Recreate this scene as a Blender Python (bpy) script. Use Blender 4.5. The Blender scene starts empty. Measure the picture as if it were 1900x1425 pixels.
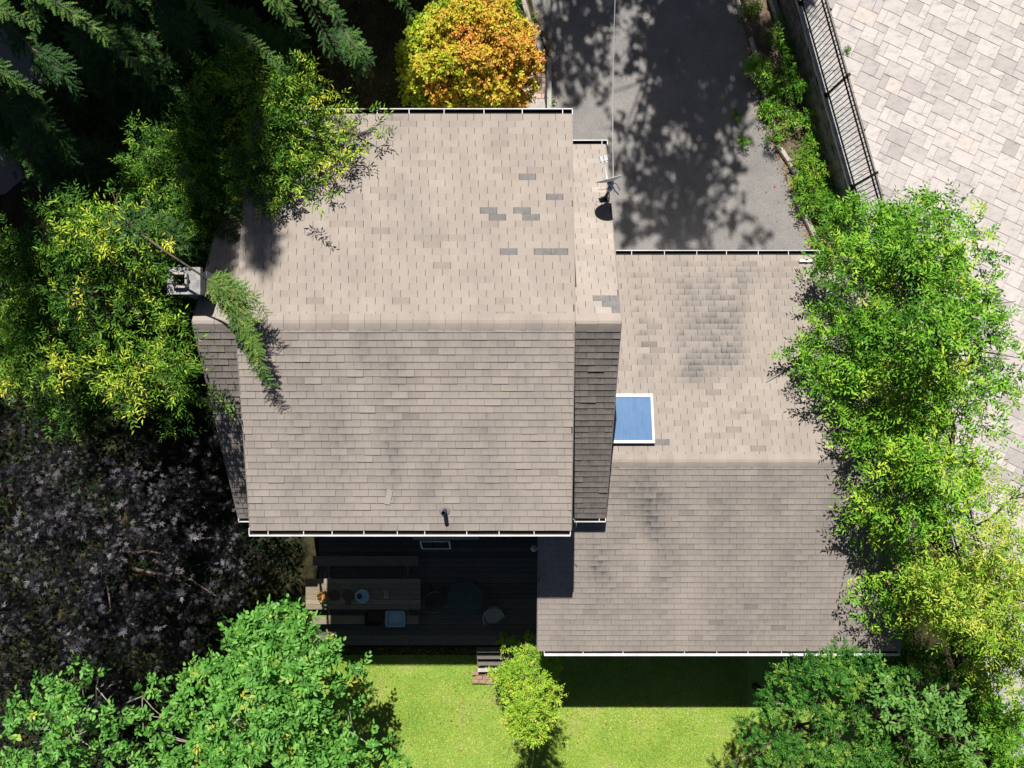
import bpy, math, random
import numpy as np
from mathutils import Vector, Matrix

# ------------------------------------------------------------------ camera, sky, sun, exposure
scene = bpy.context.scene
col = scene.collection
HC, FPX = 21.1, 1357.0            # drone height (m), focal length in photo pixels
cam_d = bpy.data.cameras.new('camera')
cam = bpy.data.objects.new('camera', cam_d); col.objects.link(cam)
cam.location = (0, 0, HC); cam.rotation_euler = (0, 0, 0)
cam_d.sensor_width = 36.0; cam_d.lens = 36.0 * FPX / 1900.0
cam_d.clip_end = 500.0
scene.camera = cam

SHX, SHY = 0.10, -0.81            # shadow offset on level ground per metre of height
sun_dir = Vector((-SHX, -SHY, 1.0)).normalized()
elev = math.asin(sun_dir.z)
azim = math.atan2(sun_dir.x, sun_dir.y)
world = bpy.data.worlds.new('World'); scene.world = world; world.use_nodes = True
wn = world.node_tree; wn.nodes.clear()
wo = wn.nodes.new('ShaderNodeOutputWorld'); bg = wn.nodes.new('ShaderNodeBackground')
sky = wn.nodes.new('ShaderNodeTexSky'); sky.sky_type = 'NISHITA'; sky.sun_disc = False
sky.sun_elevation = elev; sky.sun_rotation = azim
sky.air_density = 0.36; sky.dust_density = 0.6; sky.ozone_density = 0.0
bg.inputs['Strength'].default_value = 0.05
wn.links.new(sky.outputs[0], bg.inputs[0]); wn.links.new(bg.outputs[0], wo.inputs[0])
sl = bpy.data.lights.new('sun', 'SUN'); sl.energy = 5.0; sl.angle = math.radians(0.5); sl.color = (1.0, 0.95, 0.88)
so = bpy.data.objects.new('sun', sl); col.objects.link(so)
so.rotation_euler = sun_dir.to_track_quat('Z', 'Y').to_euler(); so.location = (0, 30, 40)
vs = scene.view_settings
scene.display_settings.display_device = 'sRGB'
vs.view_transform = 'Standard'; vs.look = 'None'; vs.gamma = 1.0; vs.use_curve_mapping = False
vs.exposure = 0.48
scene.cycles.max_bounces = 4; scene.cycles.diffuse_bounces = 1; scene.cycles.transmission_bounces = 2; scene.cycles.transparent_max_bounces = 6

R = random.Random(7)
NP = np.random.default_rng(11)
PI = math.pi

def at(px, py, z):
    "pixel of the photo -> world point at height z"
    s = (HC - z) / FPX
    return Vector(((px - 950.0) * s, (712.5 - py) * s, z))

# ------------------------------------------------------------------ object helpers
def tag(o, label=None, cat=None, group=None, kind=None):
    if label: o['label'] = label
    if cat: o['category'] = cat
    if group: o['group'] = group
    if kind: o['kind'] = kind
    return o

def empty(name, loc=(0, 0, 0), label=None, cat=None, group=None):
    o = bpy.data.objects.new(name, None); o.empty_display_size = 0.2
    col.objects.link(o); o.location = loc
    return tag(o, label, cat, group)

def link_mesh(name, me, mat, parent=None):
    o = bpy.data.objects.new(name, me); col.objects.link(o)
    if mat is not None: me.materials.append(mat)
    if parent is not None:
        o.parent = parent
        # vertices are given in world space: undo the parent's offset
        root = parent; off = Vector((0, 0, 0))
        while root is not None:
            off += root.location; root = root.parent
        o.location = -off
    return o

class MB:
    "collects polygons in world space, builds one mesh object"
    def __init__(s):
        s.v = []; s.f = []; s.t = []; s.s = []
    def add(s, vs, fs, tint=0.5, stain=0.0):
        b = len(s.v)
        s.v += [tuple(v) for v in vs]
        s.f += [tuple(b + i for i in f) for f in fs]
        s.t += [tint] * len(vs)
        s.s += list(stain) if hasattr(stain, '__len__') else [stain] * len(vs)
        return s
    def box(s, c, d, ax=None, tint=0.5):
        "box centred c, size d, ax = 3x3 axes (columns u,v,n)"
        c = Vector(c); u, v, n = ax if ax else (Vector((1, 0, 0)), Vector((0, 1, 0)), Vector((0, 0, 1)))
        P = []
        for k in (-.5, .5):
            for j in (-.5, .5):
                for i in (-.5, .5):
                    P.append(c + u * (i * d[0]) + v * (j * d[1]) + n * (k * d[2]))
        return s.add(P, [(0, 2, 3, 1), (4, 5, 7, 6), (0, 1, 5, 4), (2, 6, 7, 3), (0, 4, 6, 2), (1, 3, 7, 5)], tint)
    def bbox(s, x0, x1, y0, y1, z0, z1, tint=0.5):
        return s.box(((x0 + x1) / 2, (y0 + y1) / 2, (z0 + z1) / 2), (abs(x1 - x0), abs(y1 - y0), abs(z1 - z0)), None, tint)
    def slab(s, poly, z0, z1, ch=0.006, tint=0.5):
        "extruded polygon with chamfered top edge"
        c = sum((Vector((p[0], p[1])) for p in poly), Vector((0, 0))) / len(poly); n = len(poly)
        def ins(p):
            d = c - Vector((p[0], p[1])); l = d.length
            return Vector((p[0], p[1])) + d * min(.4, ch * 1.5 / l)
        P = [(p[0], p[1], z0) for p in poly] + [(p[0], p[1], z1 - ch) for p in poly] + [(*ins(p), z1) for p in poly]
        F = [tuple(range(2 * n, 3 * n))]
        for k in (0, n):
            for i in range(n):
                j = (i + 1) % n
                F.append((k + i, k + j, k + n + j, k + n + i))
        return s.add(P, F, tint)
    def prism(s, prof, x0, x1):
        "profile of (y,z) pairs extruded along x"
        n = len(prof)
        P = [(x0, y, z) for y, z in prof] + [(x1, y, z) for y, z in prof]
        F = [tuple(range(n))[::-1], tuple(range(n, 2 * n))]
        for i in range(n):
            j = (i + 1) % n
            F.append((i, j, n + j, n + i))
        return s.add(P, F)
    def tube(s, path, rad, n=8, cap=True, tint=0.5):
        path = [Vector(p) for p in path]; m = len(path)
        if not hasattr(rad, '__len__'): rad = [rad] * m
        P = []; prev = None
        for i, p in enumerate(path):
            d = (path[min(i + 1, m - 1)] - path[max(i - 1, 0)]).normalized()
            a = prev if prev is not None else (Vector((0, 0, 1)) if abs(d.z) < .9 else Vector((1, 0, 0)))
            a = (a - d * a.dot(d)).normalized(); prev = a; b = d.cross(a)
            for k in range(n):
                t = 2 * PI * k / n
                P.append(p + a * (rad[i] * math.cos(t)) + b * (rad[i] * math.sin(t)))
        F = []
        for i in range(m - 1):
            for k in range(n):
                k2 = (k + 1) % n
                F.append((i * n + k, i * n + k2, (i + 1) * n + k2, (i + 1) * n + k))
        if cap: F += [tuple(range(n))[::-1], tuple(range((m - 1) * n, m * n))]
        return s.add(P, F, tint)
    def lathe(s, c, prof, n=24, ax=None, tint=0.5):
        "profile (r,h) revolved about axis n through c"
        c = Vector(c); u, v, w = ax if ax else (Vector((1, 0, 0)), Vector((0, 1, 0)), Vector((0, 0, 1)))
        P = []; m = len(prof)
        for r, h in prof:
            for k in range(n):
                t = 2 * PI * k / n
                P.append(c + u * (r * math.cos(t)) + v * (r * math.sin(t)) + w * h)
        F = []
        for i in range(m - 1):
            for k in range(n):
                k2 = (k + 1) % n
                F.append((i * n + k, i * n + k2, (i + 1) * n + k2, (i + 1) * n + k))
        return s.add(P, F, tint)
    def build(s, name, mat, parent=None, smooth=False):
        me = bpy.data.meshes.new(name)
        me.from_pydata(s.v, [], s.f)
        a = me.attributes.new('tint', 'FLOAT', 'POINT'); a.data.foreach_set('value', s.t)
        if any(s.s):
            a = me.attributes.new('stain', 'FLOAT', 'POINT'); a.data.foreach_set('value', s.s)
        if smooth: me.polygons.foreach_set('use_smooth', [True] * len(me.polygons))
        me.update()
        return link_mesh(name, me, mat, parent)

# ------------------------------------------------------------------ materials
def new_mat(name):
    m = bpy.data.materials.new(name); m.use_nodes = True
    nt = m.node_tree; nt.nodes.clear()
    out = nt.nodes.new('ShaderNodeOutputMaterial'); p = nt.nodes.new('ShaderNodeBsdfPrincipled')
    nt.links.new(p.outputs[0], out.inputs[0])
    return m, nt, p, out

def N(nt, typ, **kw):
    n = nt.nodes.new(typ)
    for k, v in kw.items():
        if k.startswith('i_'): n.inputs[k[2:].replace('_', ' ')].default_value = v
        else: setattr(n, k, v)
    return n

def noise(nt, scale, detail=3, rough=.55, vec=None, stretch=None):
    if vec is None:
        g = N(nt, 'ShaderNodeNewGeometry'); vec = g.outputs['Position']
    if stretch:
        mp = N(nt, 'ShaderNodeMapping'); mp.inputs['Scale'].default_value = stretch
        nt.links.new(vec, mp.inputs[0]); vec = mp.outputs[0]
    n = N(nt, 'ShaderNodeTexNoise'); n.inputs['Scale'].default_value = scale
    n.inputs['Detail'].default_value = detail; n.inputs['Roughness'].default_value = rough
    nt.links.new(vec, n.inputs['Vector'])
    return n.outputs['Fac']

def ramp(nt, fac, stops):
    r = N(nt, 'ShaderNodeValToRGB'); e = r.color_ramp.elements
    while len(e) < len(stops): e.new(.5)
    for k, (p, c) in enumerate(stops):
        e[k].position = p; e[k].color = (*c, 1) if len(c) == 3 else c
    nt.links.new(fac, r.inputs[0]); return r.outputs[0]

def mix(nt, a, b, fac, mode='MIX'):
    m = N(nt, 'ShaderNodeMix', data_type='RGBA', blend_type=mode)
    for sock, val in ((m.inputs[0], fac), (m.inputs[6], a), (m.inputs[7], b)):
        if hasattr(val, 'links') or hasattr(val, 'is_linked'): nt.links.new(val, sock)
        else: sock.default_value = val if not isinstance(val, tuple) else ((*val, 1) if len(val) == 3 else val)
    return m.outputs[2]

def bump(nt, p, h, strength=.3, dist=.01):
    b = N(nt, 'ShaderNodeBump'); b.inputs['Strength'].default_value = strength; b.inputs['Distance'].default_value = dist
    nt.links.new(h, b.inputs['Height']); nt.links.new(b.outputs[0], p.inputs['Normal'])

def attr(nt, name):
    a = N(nt, 'ShaderNodeAttribute'); a.attribute_name = name; return a.outputs['Fac']

def simple(name, c, rough=.6, var=.12, scale=6., spec=.3, metal=0., grain=None):
    m, nt, p, o = new_mat(name)
    f = noise(nt, scale, 4)
    lo = tuple(x * (1 - var) for x in c); hi = tuple(min(1, x * (1 + var)) for x in c)
    cc = ramp(nt, f, [(.3, lo), (.7, hi)])
    if grain:
        g = noise(nt, grain, 2)
        cc = mix(nt, cc, ramp(nt, g, [(.3, (.7, .7, .7)), (.7, (1.25, 1.25, 1.25))]), 1., 'MULTIPLY')
        bump(nt, p, g, .25, .004)
    nt.links.new(cc, p.inputs['Base Color'])
    p.inputs['Roughness'].default_value = rough; p.inputs['Specular IOR Level'].default_value = spec
    p.inputs['Metallic'].default_value = metal
    return m

def leaf_mat(name, stops, rough=.5, trans=.17, spec=.12, hue=.35):
    m, nt, p, o = new_mat(name)
    c = ramp(nt, attr(nt, 'tint'), stops)
    nt.links.new(c, p.inputs['Base Color'])
    p.inputs['Roughness'].default_value = rough; p.inputs['Specular IOR Level'].default_value = spec
    t = N(nt, 'ShaderNodeBsdfTranslucent')
    tc = mix(nt, c, (1.15, 1.25, .45), 1., 'MULTIPLY'); nt.links.new(tc, t.inputs[0])
    ms = N(nt, 'ShaderNodeMixShader'); ms.inputs[0].default_value = trans
    nt.links.new(p.outputs[0], ms.inputs[1]); nt.links.new(t.outputs[0], ms.inputs[2])
    nt.links.new(ms.outputs[0], o.inputs[0])
    return m

def shingle_mat():
    m, nt, p, o = new_mat('asphalt_shingle')
    base = ramp(nt, attr(nt, 'tint'), [(0., (.240, .206, .180)), (.35, (.330, .290, .257)), (.75, (.365, .323, .288)), (1., (.405, .362, .326))])
    g = noise(nt, 260., 2, .6)
    base = mix(nt, base, ramp(nt, g, [(.3, (.72, .72, .72)), (.7, (1.24, 1.24, 1.24))]), 1., 'MULTIPLY')
    w = noise(nt, 2.2, 4, .6, None, (1., .5, 1.))
    base = mix(nt, base, ramp(nt, w, [(.3, (.88, .88, .90)), (.7, (1.08, 1.07, 1.05))]), 1., 'MULTIPLY')
    st = attr(nt, 'stain')  # roof stains, plus the painted shade of the steep back strips
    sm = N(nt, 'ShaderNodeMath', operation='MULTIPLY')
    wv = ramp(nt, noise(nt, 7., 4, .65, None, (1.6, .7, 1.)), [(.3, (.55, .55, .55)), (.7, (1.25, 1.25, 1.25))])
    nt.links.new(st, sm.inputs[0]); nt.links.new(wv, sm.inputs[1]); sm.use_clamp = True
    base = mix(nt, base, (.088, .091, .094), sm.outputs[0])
    nt.links.new(base, p.inputs['Base Color'])
    p.inputs['Roughness'].default_value = .9; p.inputs['Specular IOR Level'].default_value = .15
    bump(nt, p, g, .5, .003)
    return m

M = {}
M['shingle'] = shingle_mat()
M['underlay'] = simple('roof_underlay', (.055, .042, .034), .9, .2, 5)
M['bare'] = simple('bare_shingle_mat', (.185, .18, .175), .9, .15, 9, .1, 0, 180)
M['white_metal'] = simple('white_painted_metal', (.66, .66, .67), .45, .16, 3, .35)
M['gutter_in'] = simple('gutter_shade', (.02, .018, .015), .9, .3, 20)  # near black, paints the shade inside the gutters
M['drip'] = simple('drip_edge_metal', (.22, .19, .165), .5, .1, 6)
M['siding'] = simple('pale_siding', (.45, .43, .40), .7, .08, 3)
M['brick'] = simple('brick', (.34, .22, .16), .85, .25, 9, .2, 0, 90)
M['black_metal'] = simple('black_painted_metal', (.012, .012, .014), .45, .2, 5, .4)
M['dark_pipe'] = simple('dark_brown_pipe', (.03, .02, .016), .5, .2, 6, .4)
M['dish'] = simple('dish_grey_metal', (.72, .74, .76), .45, .06, 6, .4)
M['dark_steel'] = simple('dark_steel', (.045, .05, .065), .4, .2, 10, .5, .5)
M['concrete'] = simple('concrete', (.40, .38, .35), .85, .15, 4, .2, 0, 120)
M['chimney_top'] = simple('chimney_concrete', (.30, .30, .30), .85, .4, 7, .2, 0, 60)
M['flashing'] = simple('flashing_metal', (.35, .42, .52), .35, .2, 8, .5, .6)
M['clay'] = simple('terracotta', (.42, .17, .09), .8, .15, 12)
M['wire'] = simple('grey_wire', (.48, .49, .50), .5, .1, 4)
M['bark'] = simple('bark', (.13, .10, .08), .9, .35, 14, .1, 0, 70)
M['palebark'] = simple('pale_bark', (.30, .27, .24), .85, .3, 14, .1, 0, 70)
M['plastic_blue'] = simple('pale_blue_plastic', (.38, .58, .68), .4, .05, 5, .4)
M['plastic_dark'] = simple('dark_brown_plastic', (.06, .03, .03), .4, .1, 5, .4)
M['wicker'] = simple('pale_wicker', (.30, .31, .28), .8, .25, 40, .2)
M['slate_top'] = simple('dark_green_tabletop', (.055, .075, .065), .6, .2, 6)
M['terra_mat'] = simple('brown_placemat', (.14, .075, .07), .8, .2, 30)
M['pink_wood'] = simple('pinkish_handle', (.42, .28, .25), .6, .1, 9)
M['white_stone'] = simple('white_sheet', (.75, .76, .78), .6, .08, 9)
M['red_leaf'] = simple('red_scrap', (.6, .03, .08), .6)

def wood_mat(name, a, b, stretch, scale=9):
    m, nt, p, o = new_mat(name)
    f = noise(nt, scale, 5, .65, None, stretch)
    c = ramp(nt, f, [(.3, a), (.7, b)])
    c = mix(nt, c, ramp(nt, attr(nt, 'tint'), [(0., (.7, .7, .7)), (1., (1.3, 1.3, 1.3))]), 1., 'MULTIPLY')
    nt.links.new(c, p.inputs['Base Color']); p.inputs['Roughness'].default_value = .85
    p.inputs['Specular IOR Level'].default_value = .2
    bump(nt, p, f, .35, .006)
    return m
M['deck'] = wood_mat('weathered_deck_wood', (.085, .078, .066), (.17, .155, .135), (.6, 9, 1))
M['table_wood'] = wood_mat('weathered_table_wood', (.17, .14, .10), (.34, .285, .21), (.6, 8, 1))
M['timber'] = wood_mat('grey_timber', (.26, .23, .20), (.50, .46, .41), (6, .8, 1))

def asphalt_mat():
    m, nt, p, o = new_mat('asphalt')
    g = noise(nt, 110., 3, .7); w = noise(nt, .9, 5, .6)
    c = ramp(nt, w, [(.3, (.195, .190, .187)), (.7, (.268, .259, .253))])
    c = mix(nt, c, ramp(nt, g, [(.3, (.62, .62, .62)), (.7, (1.38, 1.37, 1.35))]), 1., 'MULTIPLY')
    g2 = noise(nt, 26., 2, .6)
    c = mix(nt, c, ramp(nt, g2, [(.35, (.88, .88, .88)), (.65, (1.1, 1.1, 1.1))]), 1., 'MULTIPLY')
    nt.links.new(c, p.inputs['Base Color']); p.inputs['Roughness'].default_value = .9
    p.inputs['Specular IOR Level'].default_value = .2
    bump(nt, p, g, .6, .006); return m
M['asphalt'] = asphalt_mat()

def ground_mat(name, stops, s1=1.3, s2=35., gr=.35):
    m, nt, p, o = new_mat(name)
    c = ramp(nt, noise(nt, s1, 6, .65), stops)
    g = noise(nt, s2, 4, .7)
    c = mix(nt, c, ramp(nt, g, [(.3, (1 - gr,) * 3), (.7, (1 + gr,) * 3)]), 1., 'MULTIPLY')
    nt.links.new(c, p.inputs['Base Color']); p.inputs['Roughness'].default_value = .95
    p.inputs['Specular IOR Level'].default_value = .1
    bump(nt, p, g, .7, .02); return m
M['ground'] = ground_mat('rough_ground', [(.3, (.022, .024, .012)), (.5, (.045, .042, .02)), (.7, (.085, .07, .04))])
M['turf'] = ground_mat('lawn_turf', [(.3, (.17, .31, .05)), (.55, (.26, .38, .07)), (.75, (.36, .34, .15))], .9, 45.)
M['soil'] = ground_mat('bed_soil', [(.3, (.10, .075, .05)), (.6, (.21, .16, .115)), (.8, (.30, .24, .18))], 2.5, 40.)

def paver_mat():
    m, nt, p, o = new_mat('stone_paver')
    t = attr(nt, 'tint')
    c = ramp(nt, t, [(0., (.41, .385, .378)), (.25, (.48, .45, .435)), (.5, (.54, .505, .487)), (.8, (.575, .54, .522)), (1., (.57, .515, .475))])
    w = noise(nt, 3.4, 6, .72, None, (1.0, 1.7, 1.))
    c = mix(nt, c, ramp(nt, w, [(.28, (.62, .62, .64)), (.45, (.93, .92, .92)), (.62, (1.03, 1.015, 1.0)), (.78, (1.0, .95, .90))]), 1., 'MULTIPLY')
    g = noise(nt, 60., 3, .6)
    c = mix(nt, c, ramp(nt, g, [(.3, (.90, .90, .90)), (.7, (1.08, 1.08, 1.08))]), 1., 'MULTIPLY')
    nt.links.new(c, p.inputs['Base Color']); p.inputs['Roughness'].default_value = .8
    p.inputs['Specular IOR Level'].default_value = .2
    bump(nt, p, noise(nt, 22., 4, .6, None, (1, 2.2, 1)), .3, .006); return m
M['paver'] = paver_mat()
M['joint'] = simple('joint_sand', (.10, .085, .075), .95, .2, 20)
M['wallface'] = simple('shaded_wall_stone', (.15, .15, .145), .95, .4, 4, .1, 0, 40)  # shade on the wall face painted in as a darker stone colour
M['wallstone'] = simple('retaining_wall_stone', (.40, .395, .39), .9, .25, 5, .2, 0, 40)
M['walk'] = simple('walkway_brick', (.46, .35, .29), .9, .2, 5, .2, 0, 70)

def glass_mat(name, c, rough=.08, spec=1.0):
    m, nt, p, o = new_mat(name)
    f = noise(nt, 5., 5, .7, None, (1.6, .5, 1)); f2 = noise(nt, 45., 3, .7, None, (1.6, .35, 1))
    cc = ramp(nt, f, [(.3, tuple(x * .85 for x in c)), (.7, tuple(x * 1.12 for x in c))])
    cc = mix(nt, cc, tuple(min(1, x * 1.5 + .08) for x in c), ramp(nt, f2, [(.6, (0, 0, 0)), (.78, (.5, .5, .5))]))
    nt.links.new(cc, p.inputs['Base Color']); p.inputs['Roughness'].default_value = rough
    p.inputs['Specular IOR Level'].default_value = spec
    return m
M['skylight'] = glass_mat('tinted_skylight_pane', (.095, .19, .355), .22, .5)
m, nt, p, o = new_mat('window_glass'); p.inputs['Base Color'].default_value = (.55, .68, .8, 1)
p.inputs['Metallic'].default_value = 1.0; p.inputs['Roughness'].default_value = .03; M['mirror'] = m

M['ash'] = leaf_mat('ash_leaf', [(0.0, (0.028, 0.092, 0.01)), (0.3, (0.068, 0.209, 0.019)), (0.6, (0.161, 0.394, 0.032)), (0.85, (0.271, 0.517, 0.043)), (1.0, (0.419, 0.567, 0.062))])
M['yash'] = leaf_mat('yellowing_ash_leaf', [(0.0, (0.059, 0.178, 0.015)), (0.4, (0.166, 0.356, 0.031)), (0.75, (0.332, 0.51, 0.054)), (1.0, (0.535, 0.57, 0.095))])
M['locust'] = leaf_mat('locust_leaf', [(0.0, (0.021, 0.064, 0.01)), (0.35, (0.064, 0.178, 0.021)), (0.65, (0.204, 0.369, 0.035)), (0.88, (0.433, 0.573, 0.051)), (1.0, (0.586, 0.599, 0.076))])
M['orange'] = leaf_mat('autumn_maple_leaf', [(0., (.20, .38, .025)), (.22, (.40, .50, .035)), (.42, (.64, .55, .05)), (.62, (.70, .42, .06)), (.82, (.68, .29, .065)), (1., (.64, .21, .075))])
M['purple'] = leaf_mat('purple_maple_leaf', [(0., (.002, .002, .003)), (.5, (.005, .0045, .006)), (.72, (.018, .0165, .022)), (1., (.115, .108, .13))], .5, .03, .35)  # ramp paints shaded leaves near black and lit ones pale grey
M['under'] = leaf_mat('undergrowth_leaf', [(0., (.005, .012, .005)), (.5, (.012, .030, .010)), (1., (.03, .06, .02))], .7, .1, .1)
M['magnolia'] = leaf_mat('magnolia_leaf', [(0.0, (0.057, 0.196, 0.029)), (0.5, (0.138, 0.368, 0.063)), (0.9, (0.23, 0.494, 0.092)), (1.0, (0.483, 0.483, 0.069))], .45, .3, .35)
M['greymag'] = leaf_mat('grey_green_leaf', [(0., (.06, .17, .03)), (.5, (.12, .29, .055)), (1., (.20, .38, .085))], .5, .25, .3)
M['cedar'] = leaf_mat('cedar_spray', [(0.0, (0.015, 0.068, 0.013)), (0.45, (0.049, 0.174, 0.025)), (0.8, (0.112, 0.285, 0.043)), (1.0, (0.248, 0.373, 0.062))], .55, .18)
M['lime'] = leaf_mat('lime_shrub_leaf', [(0.0, (0.095, 0.258, 0.023)), (0.45, (0.224, 0.435, 0.038)), (0.8, (0.389, 0.552, 0.053)), (1.0, (0.588, 0.588, 0.106))])
M['spruce'] = leaf_mat('spruce_needle', [(0.0, (0.026, 0.072, 0.026)), (0.5, (0.064, 0.152, 0.038)), (0.85, (0.136, 0.256, 0.048)), (1.0, (0.288, 0.352, 0.08))], .6, .12)
M['bedleaf'] = leaf_mat('bed_plant_leaf', [(0.0, (0.05, 0.143, 0.015)), (0.5, (0.121, 0.319, 0.028)), (0.85, (0.22, 0.44, 0.039)), (1.0, (0.374, 0.462, 0.066))])
M['blade'] = leaf_mat('grass_blade', [(0., (.15, .28, .03)), (.4, (.39, .53, .06)), (.7, (.60, .67, .115)), (1., (.74, .68, .32))])
M['dryblade'] = leaf_mat('dry_grass_blade', [(0., (.10, .12, .03)), (.5, (.24, .21, .06)), (1., (.38, .31, .14))])

# ------------------------------------------------------------------ foliage
def template(kind):
    if kind == 'diamond':
        V = [(0, 0, 0), (.45, .5, .10), (1, 0, -.06), (.45, -.5, .10)]; T = [(0, 1, 2), (0, 2, 3)]
    elif kind == 'oval':
        V = [(0, 0, 0), (.30, .44, .07), (.70, .42, .06), (1, 0, -.08), (.70, -.42, .06), (.30, -.44, .07)]
        T = [(0, 1, 2), (0, 2, 3), (0, 3, 4), (0, 4, 5)]
    elif kind == 'star':
        V = [(0, 0, 0)]; T = []
        for a, l in ((-105, .55), (-52, .85), (0, 1.), (52, .85), (105, .55)):
            b = len(V)
            for da, r in ((-17, .45), (0, 1.), (17, .45)):
                t = math.radians(a + da); V.append((.25 + l * r * math.cos(t), l * r * math.sin(t), -.10 * r * l))
            T += [(0, b, b + 1), (0, b + 1, b + 2)]
    elif kind == 'twig':     # a spruce shoot: spiky needles along an axis
        V = [(0, .06, 0), (0, -.06, 0), (1.0, 0, .02)]; T = [(0, 2, 1)]
        for k in range(5):
            x = .08 + k * .19; w = .5 * (1 - .10 * k)
            for sgn in (1, -1):
                b = len(V)
                V += [(x - .02, 0, .01), (x + .15, 0, .01), (x + .24, sgn * w, .06 if k % 2 else -.03)]
                T.append((b, b + 1, b + 2))
    elif kind == 'tuft':     # three narrow blades fanned out
        V = []; T = []
        for a in (-35, 0, 35):
            t = math.radians(a); b = len(V)
            V += [(0, -.08, 0), (0, .08, 0), (math.cos(t), math.sin(t) * .8, .05)]; T.append((b, b + 1, b + 2))
    elif kind == 'blade':
        V = [(0, -.5, 0), (0, .5, 0), (1, 0, 0)]; T = [(0, 1, 2)]
    return np.array(V, float), np.array(T, int)

class Leaves:
    def __init__(s): s.V = []; s.T = []; s.t = []; s.n = 0
    def add(s, kind, P, A, Nn, L, W, tint):
        V, T = template(kind)
        A = A / np.linalg.norm(A, axis=1, keepdims=True)
        S = np.cross(Nn, A); S /= np.linalg.norm(S, axis=1, keepdims=True) + 1e-9
        Nn = np.cross(A, S)
        k = len(P)
        L = np.broadcast_to(L, (k,)); W = np.broadcast_to(W, (k,))
        X = (P[:, None, :] + A[:, None, :] * (V[None, :, 0, None] * L[:, None, None])
             + S[:, None, :] * (V[None, :, 1, None] * W[:, None, None])
             + Nn[:, None, :] * (V[None, :, 2, None] * L[:, None, None]))
        F = T[None] + (np.arange(k) * len(V))[:, None, None] + s.n
        s.V.append(X.reshape(-1, 3)); s.T.append(F.reshape(-1, 3)); s.t.append(np.repeat(tint, len(V)))
        s.n += k * len(V)
    def build(s, name, mat, parent=None):
        V = np.concatenate(s.V); T = np.concatenate(s.T); t = np.clip(np.concatenate(s.t), 0, 1)
        me = bpy.data.meshes.new(name)
        me.vertices.add(len(V)); me.vertices.foreach_set('co', V.astype(np.float32).ravel())
        me.loops.add(len(T) * 3); me.loops.foreach_set('vertex_index', T.astype(np.int32).ravel())
        me.polygons.add(len(T)); me.polygons.foreach_set('loop_start', np.arange(0, len(T) * 3, 3, dtype=np.int32))
        a = me.attributes.new('tint', 'FLOAT', 'POINT'); a.data.foreach_set('value', t.astype(np.float32))
        me.update(calc_edges=True)
        return link_mesh(name, me, mat, parent)

def unit(rng, n, upbias=.0):
    u = rng.normal(size=(n, 3)); u /= np.linalg.norm(u, axis=1, keepdims=True)
    if upbias: 
        f = (u[:, 2] < 0) & (rng.random(n) < upbias); u[f, 2] *= -1
    return u

def clumps(rng, blobs, per=8, rel=.45, squash=.75, jit=.10):
    "split blobs (x,y,z,r[,tint]) into smaller leaf clumps around their shells"
    out = []
    for b in blobs:
        x, y, z, r = b[:4]; t = b[4] if len(b) > 4 else 0.
        k = max(3, int(per * r / .6))
        u = unit(rng, k, .75); rad = rng.uniform(.35, .95, k)
        for i in range(k):
            out.append((x + u[i, 0] * r * rad[i], y + u[i, 1] * r * rad[i], z + u[i, 2] * r * rad[i] * squash,
                        r * rel * rng.uniform(.7, 1.25), t + rng.normal() * jit))
    return np.array(out)

def sprays(lv, rng, cl, density, kind, ls, nleaf, L, W, ang=52, droop=.25, tilt=.45, tbase=.45, tvar=.18, squash=.7, topt=.12):
    "compound-leaf sprays radiating from clumps"
    n = np.maximum(2, (density * cl[:, 3] ** 2).astype(int)); idx = np.repeat(np.arange(len(cl)), n); k = len(idx)
    c = cl[idx]
    u = unit(rng, k, .6)
    rad = c[:, 3] * rng.uniform(.15, 1., k) ** .6
    P0 = c[:, :3] + u * rad[:, None] * np.array([1, 1, squash])
    D = u * np.array([1, 1, .35]) + rng.normal(size=(k, 3)) * .45
    D /= np.linalg.norm(D, axis=1, keepdims=True)
    up = np.array([0, 0, 1.]) + rng.normal(size=(k, 3)) * tilt * .6
    S = np.cross(up, D); S /= np.linalg.norm(S, axis=1, keepdims=True) + 1e-9
    lsv = ls * rng.uniform(.6, 1.25, k)
    st = tbase + c[:, 4] + rng.normal(size=k) * tvar + topt * u[:, 2]
    a = math.radians(ang)
    for i in range(nleaf):
        t = (i // 2 + .6) / (nleaf / 2. + .1); sg = 1 if i % 2 else -1
        last = (i == nleaf - 1)
        P = P0 + D * (lsv * t)[:, None] - np.array([0, 0, 1.]) * (droop * lsv * t * t)[:, None]
        ca, sa = (1., 0.) if last else (math.cos(a), math.sin(a))
        A = D * ca + S * (sg * sa) + rng.normal(size=(k, 3)) * .22 - np.array([0, 0, droop * t])
        Nn = up + rng.normal(size=(k, 3)) * tilt
        lv.add(kind, P, A, Nn, L * rng.uniform(.55, 1.3, k), W * rng.uniform(.65, 1.25, k), st + rng.normal(size=k) * .07)

def pxblobs(lst):
    return [(*at(b[0], b[1], b[2]), b[3], *(b[4:5])) for b in lst]

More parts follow.
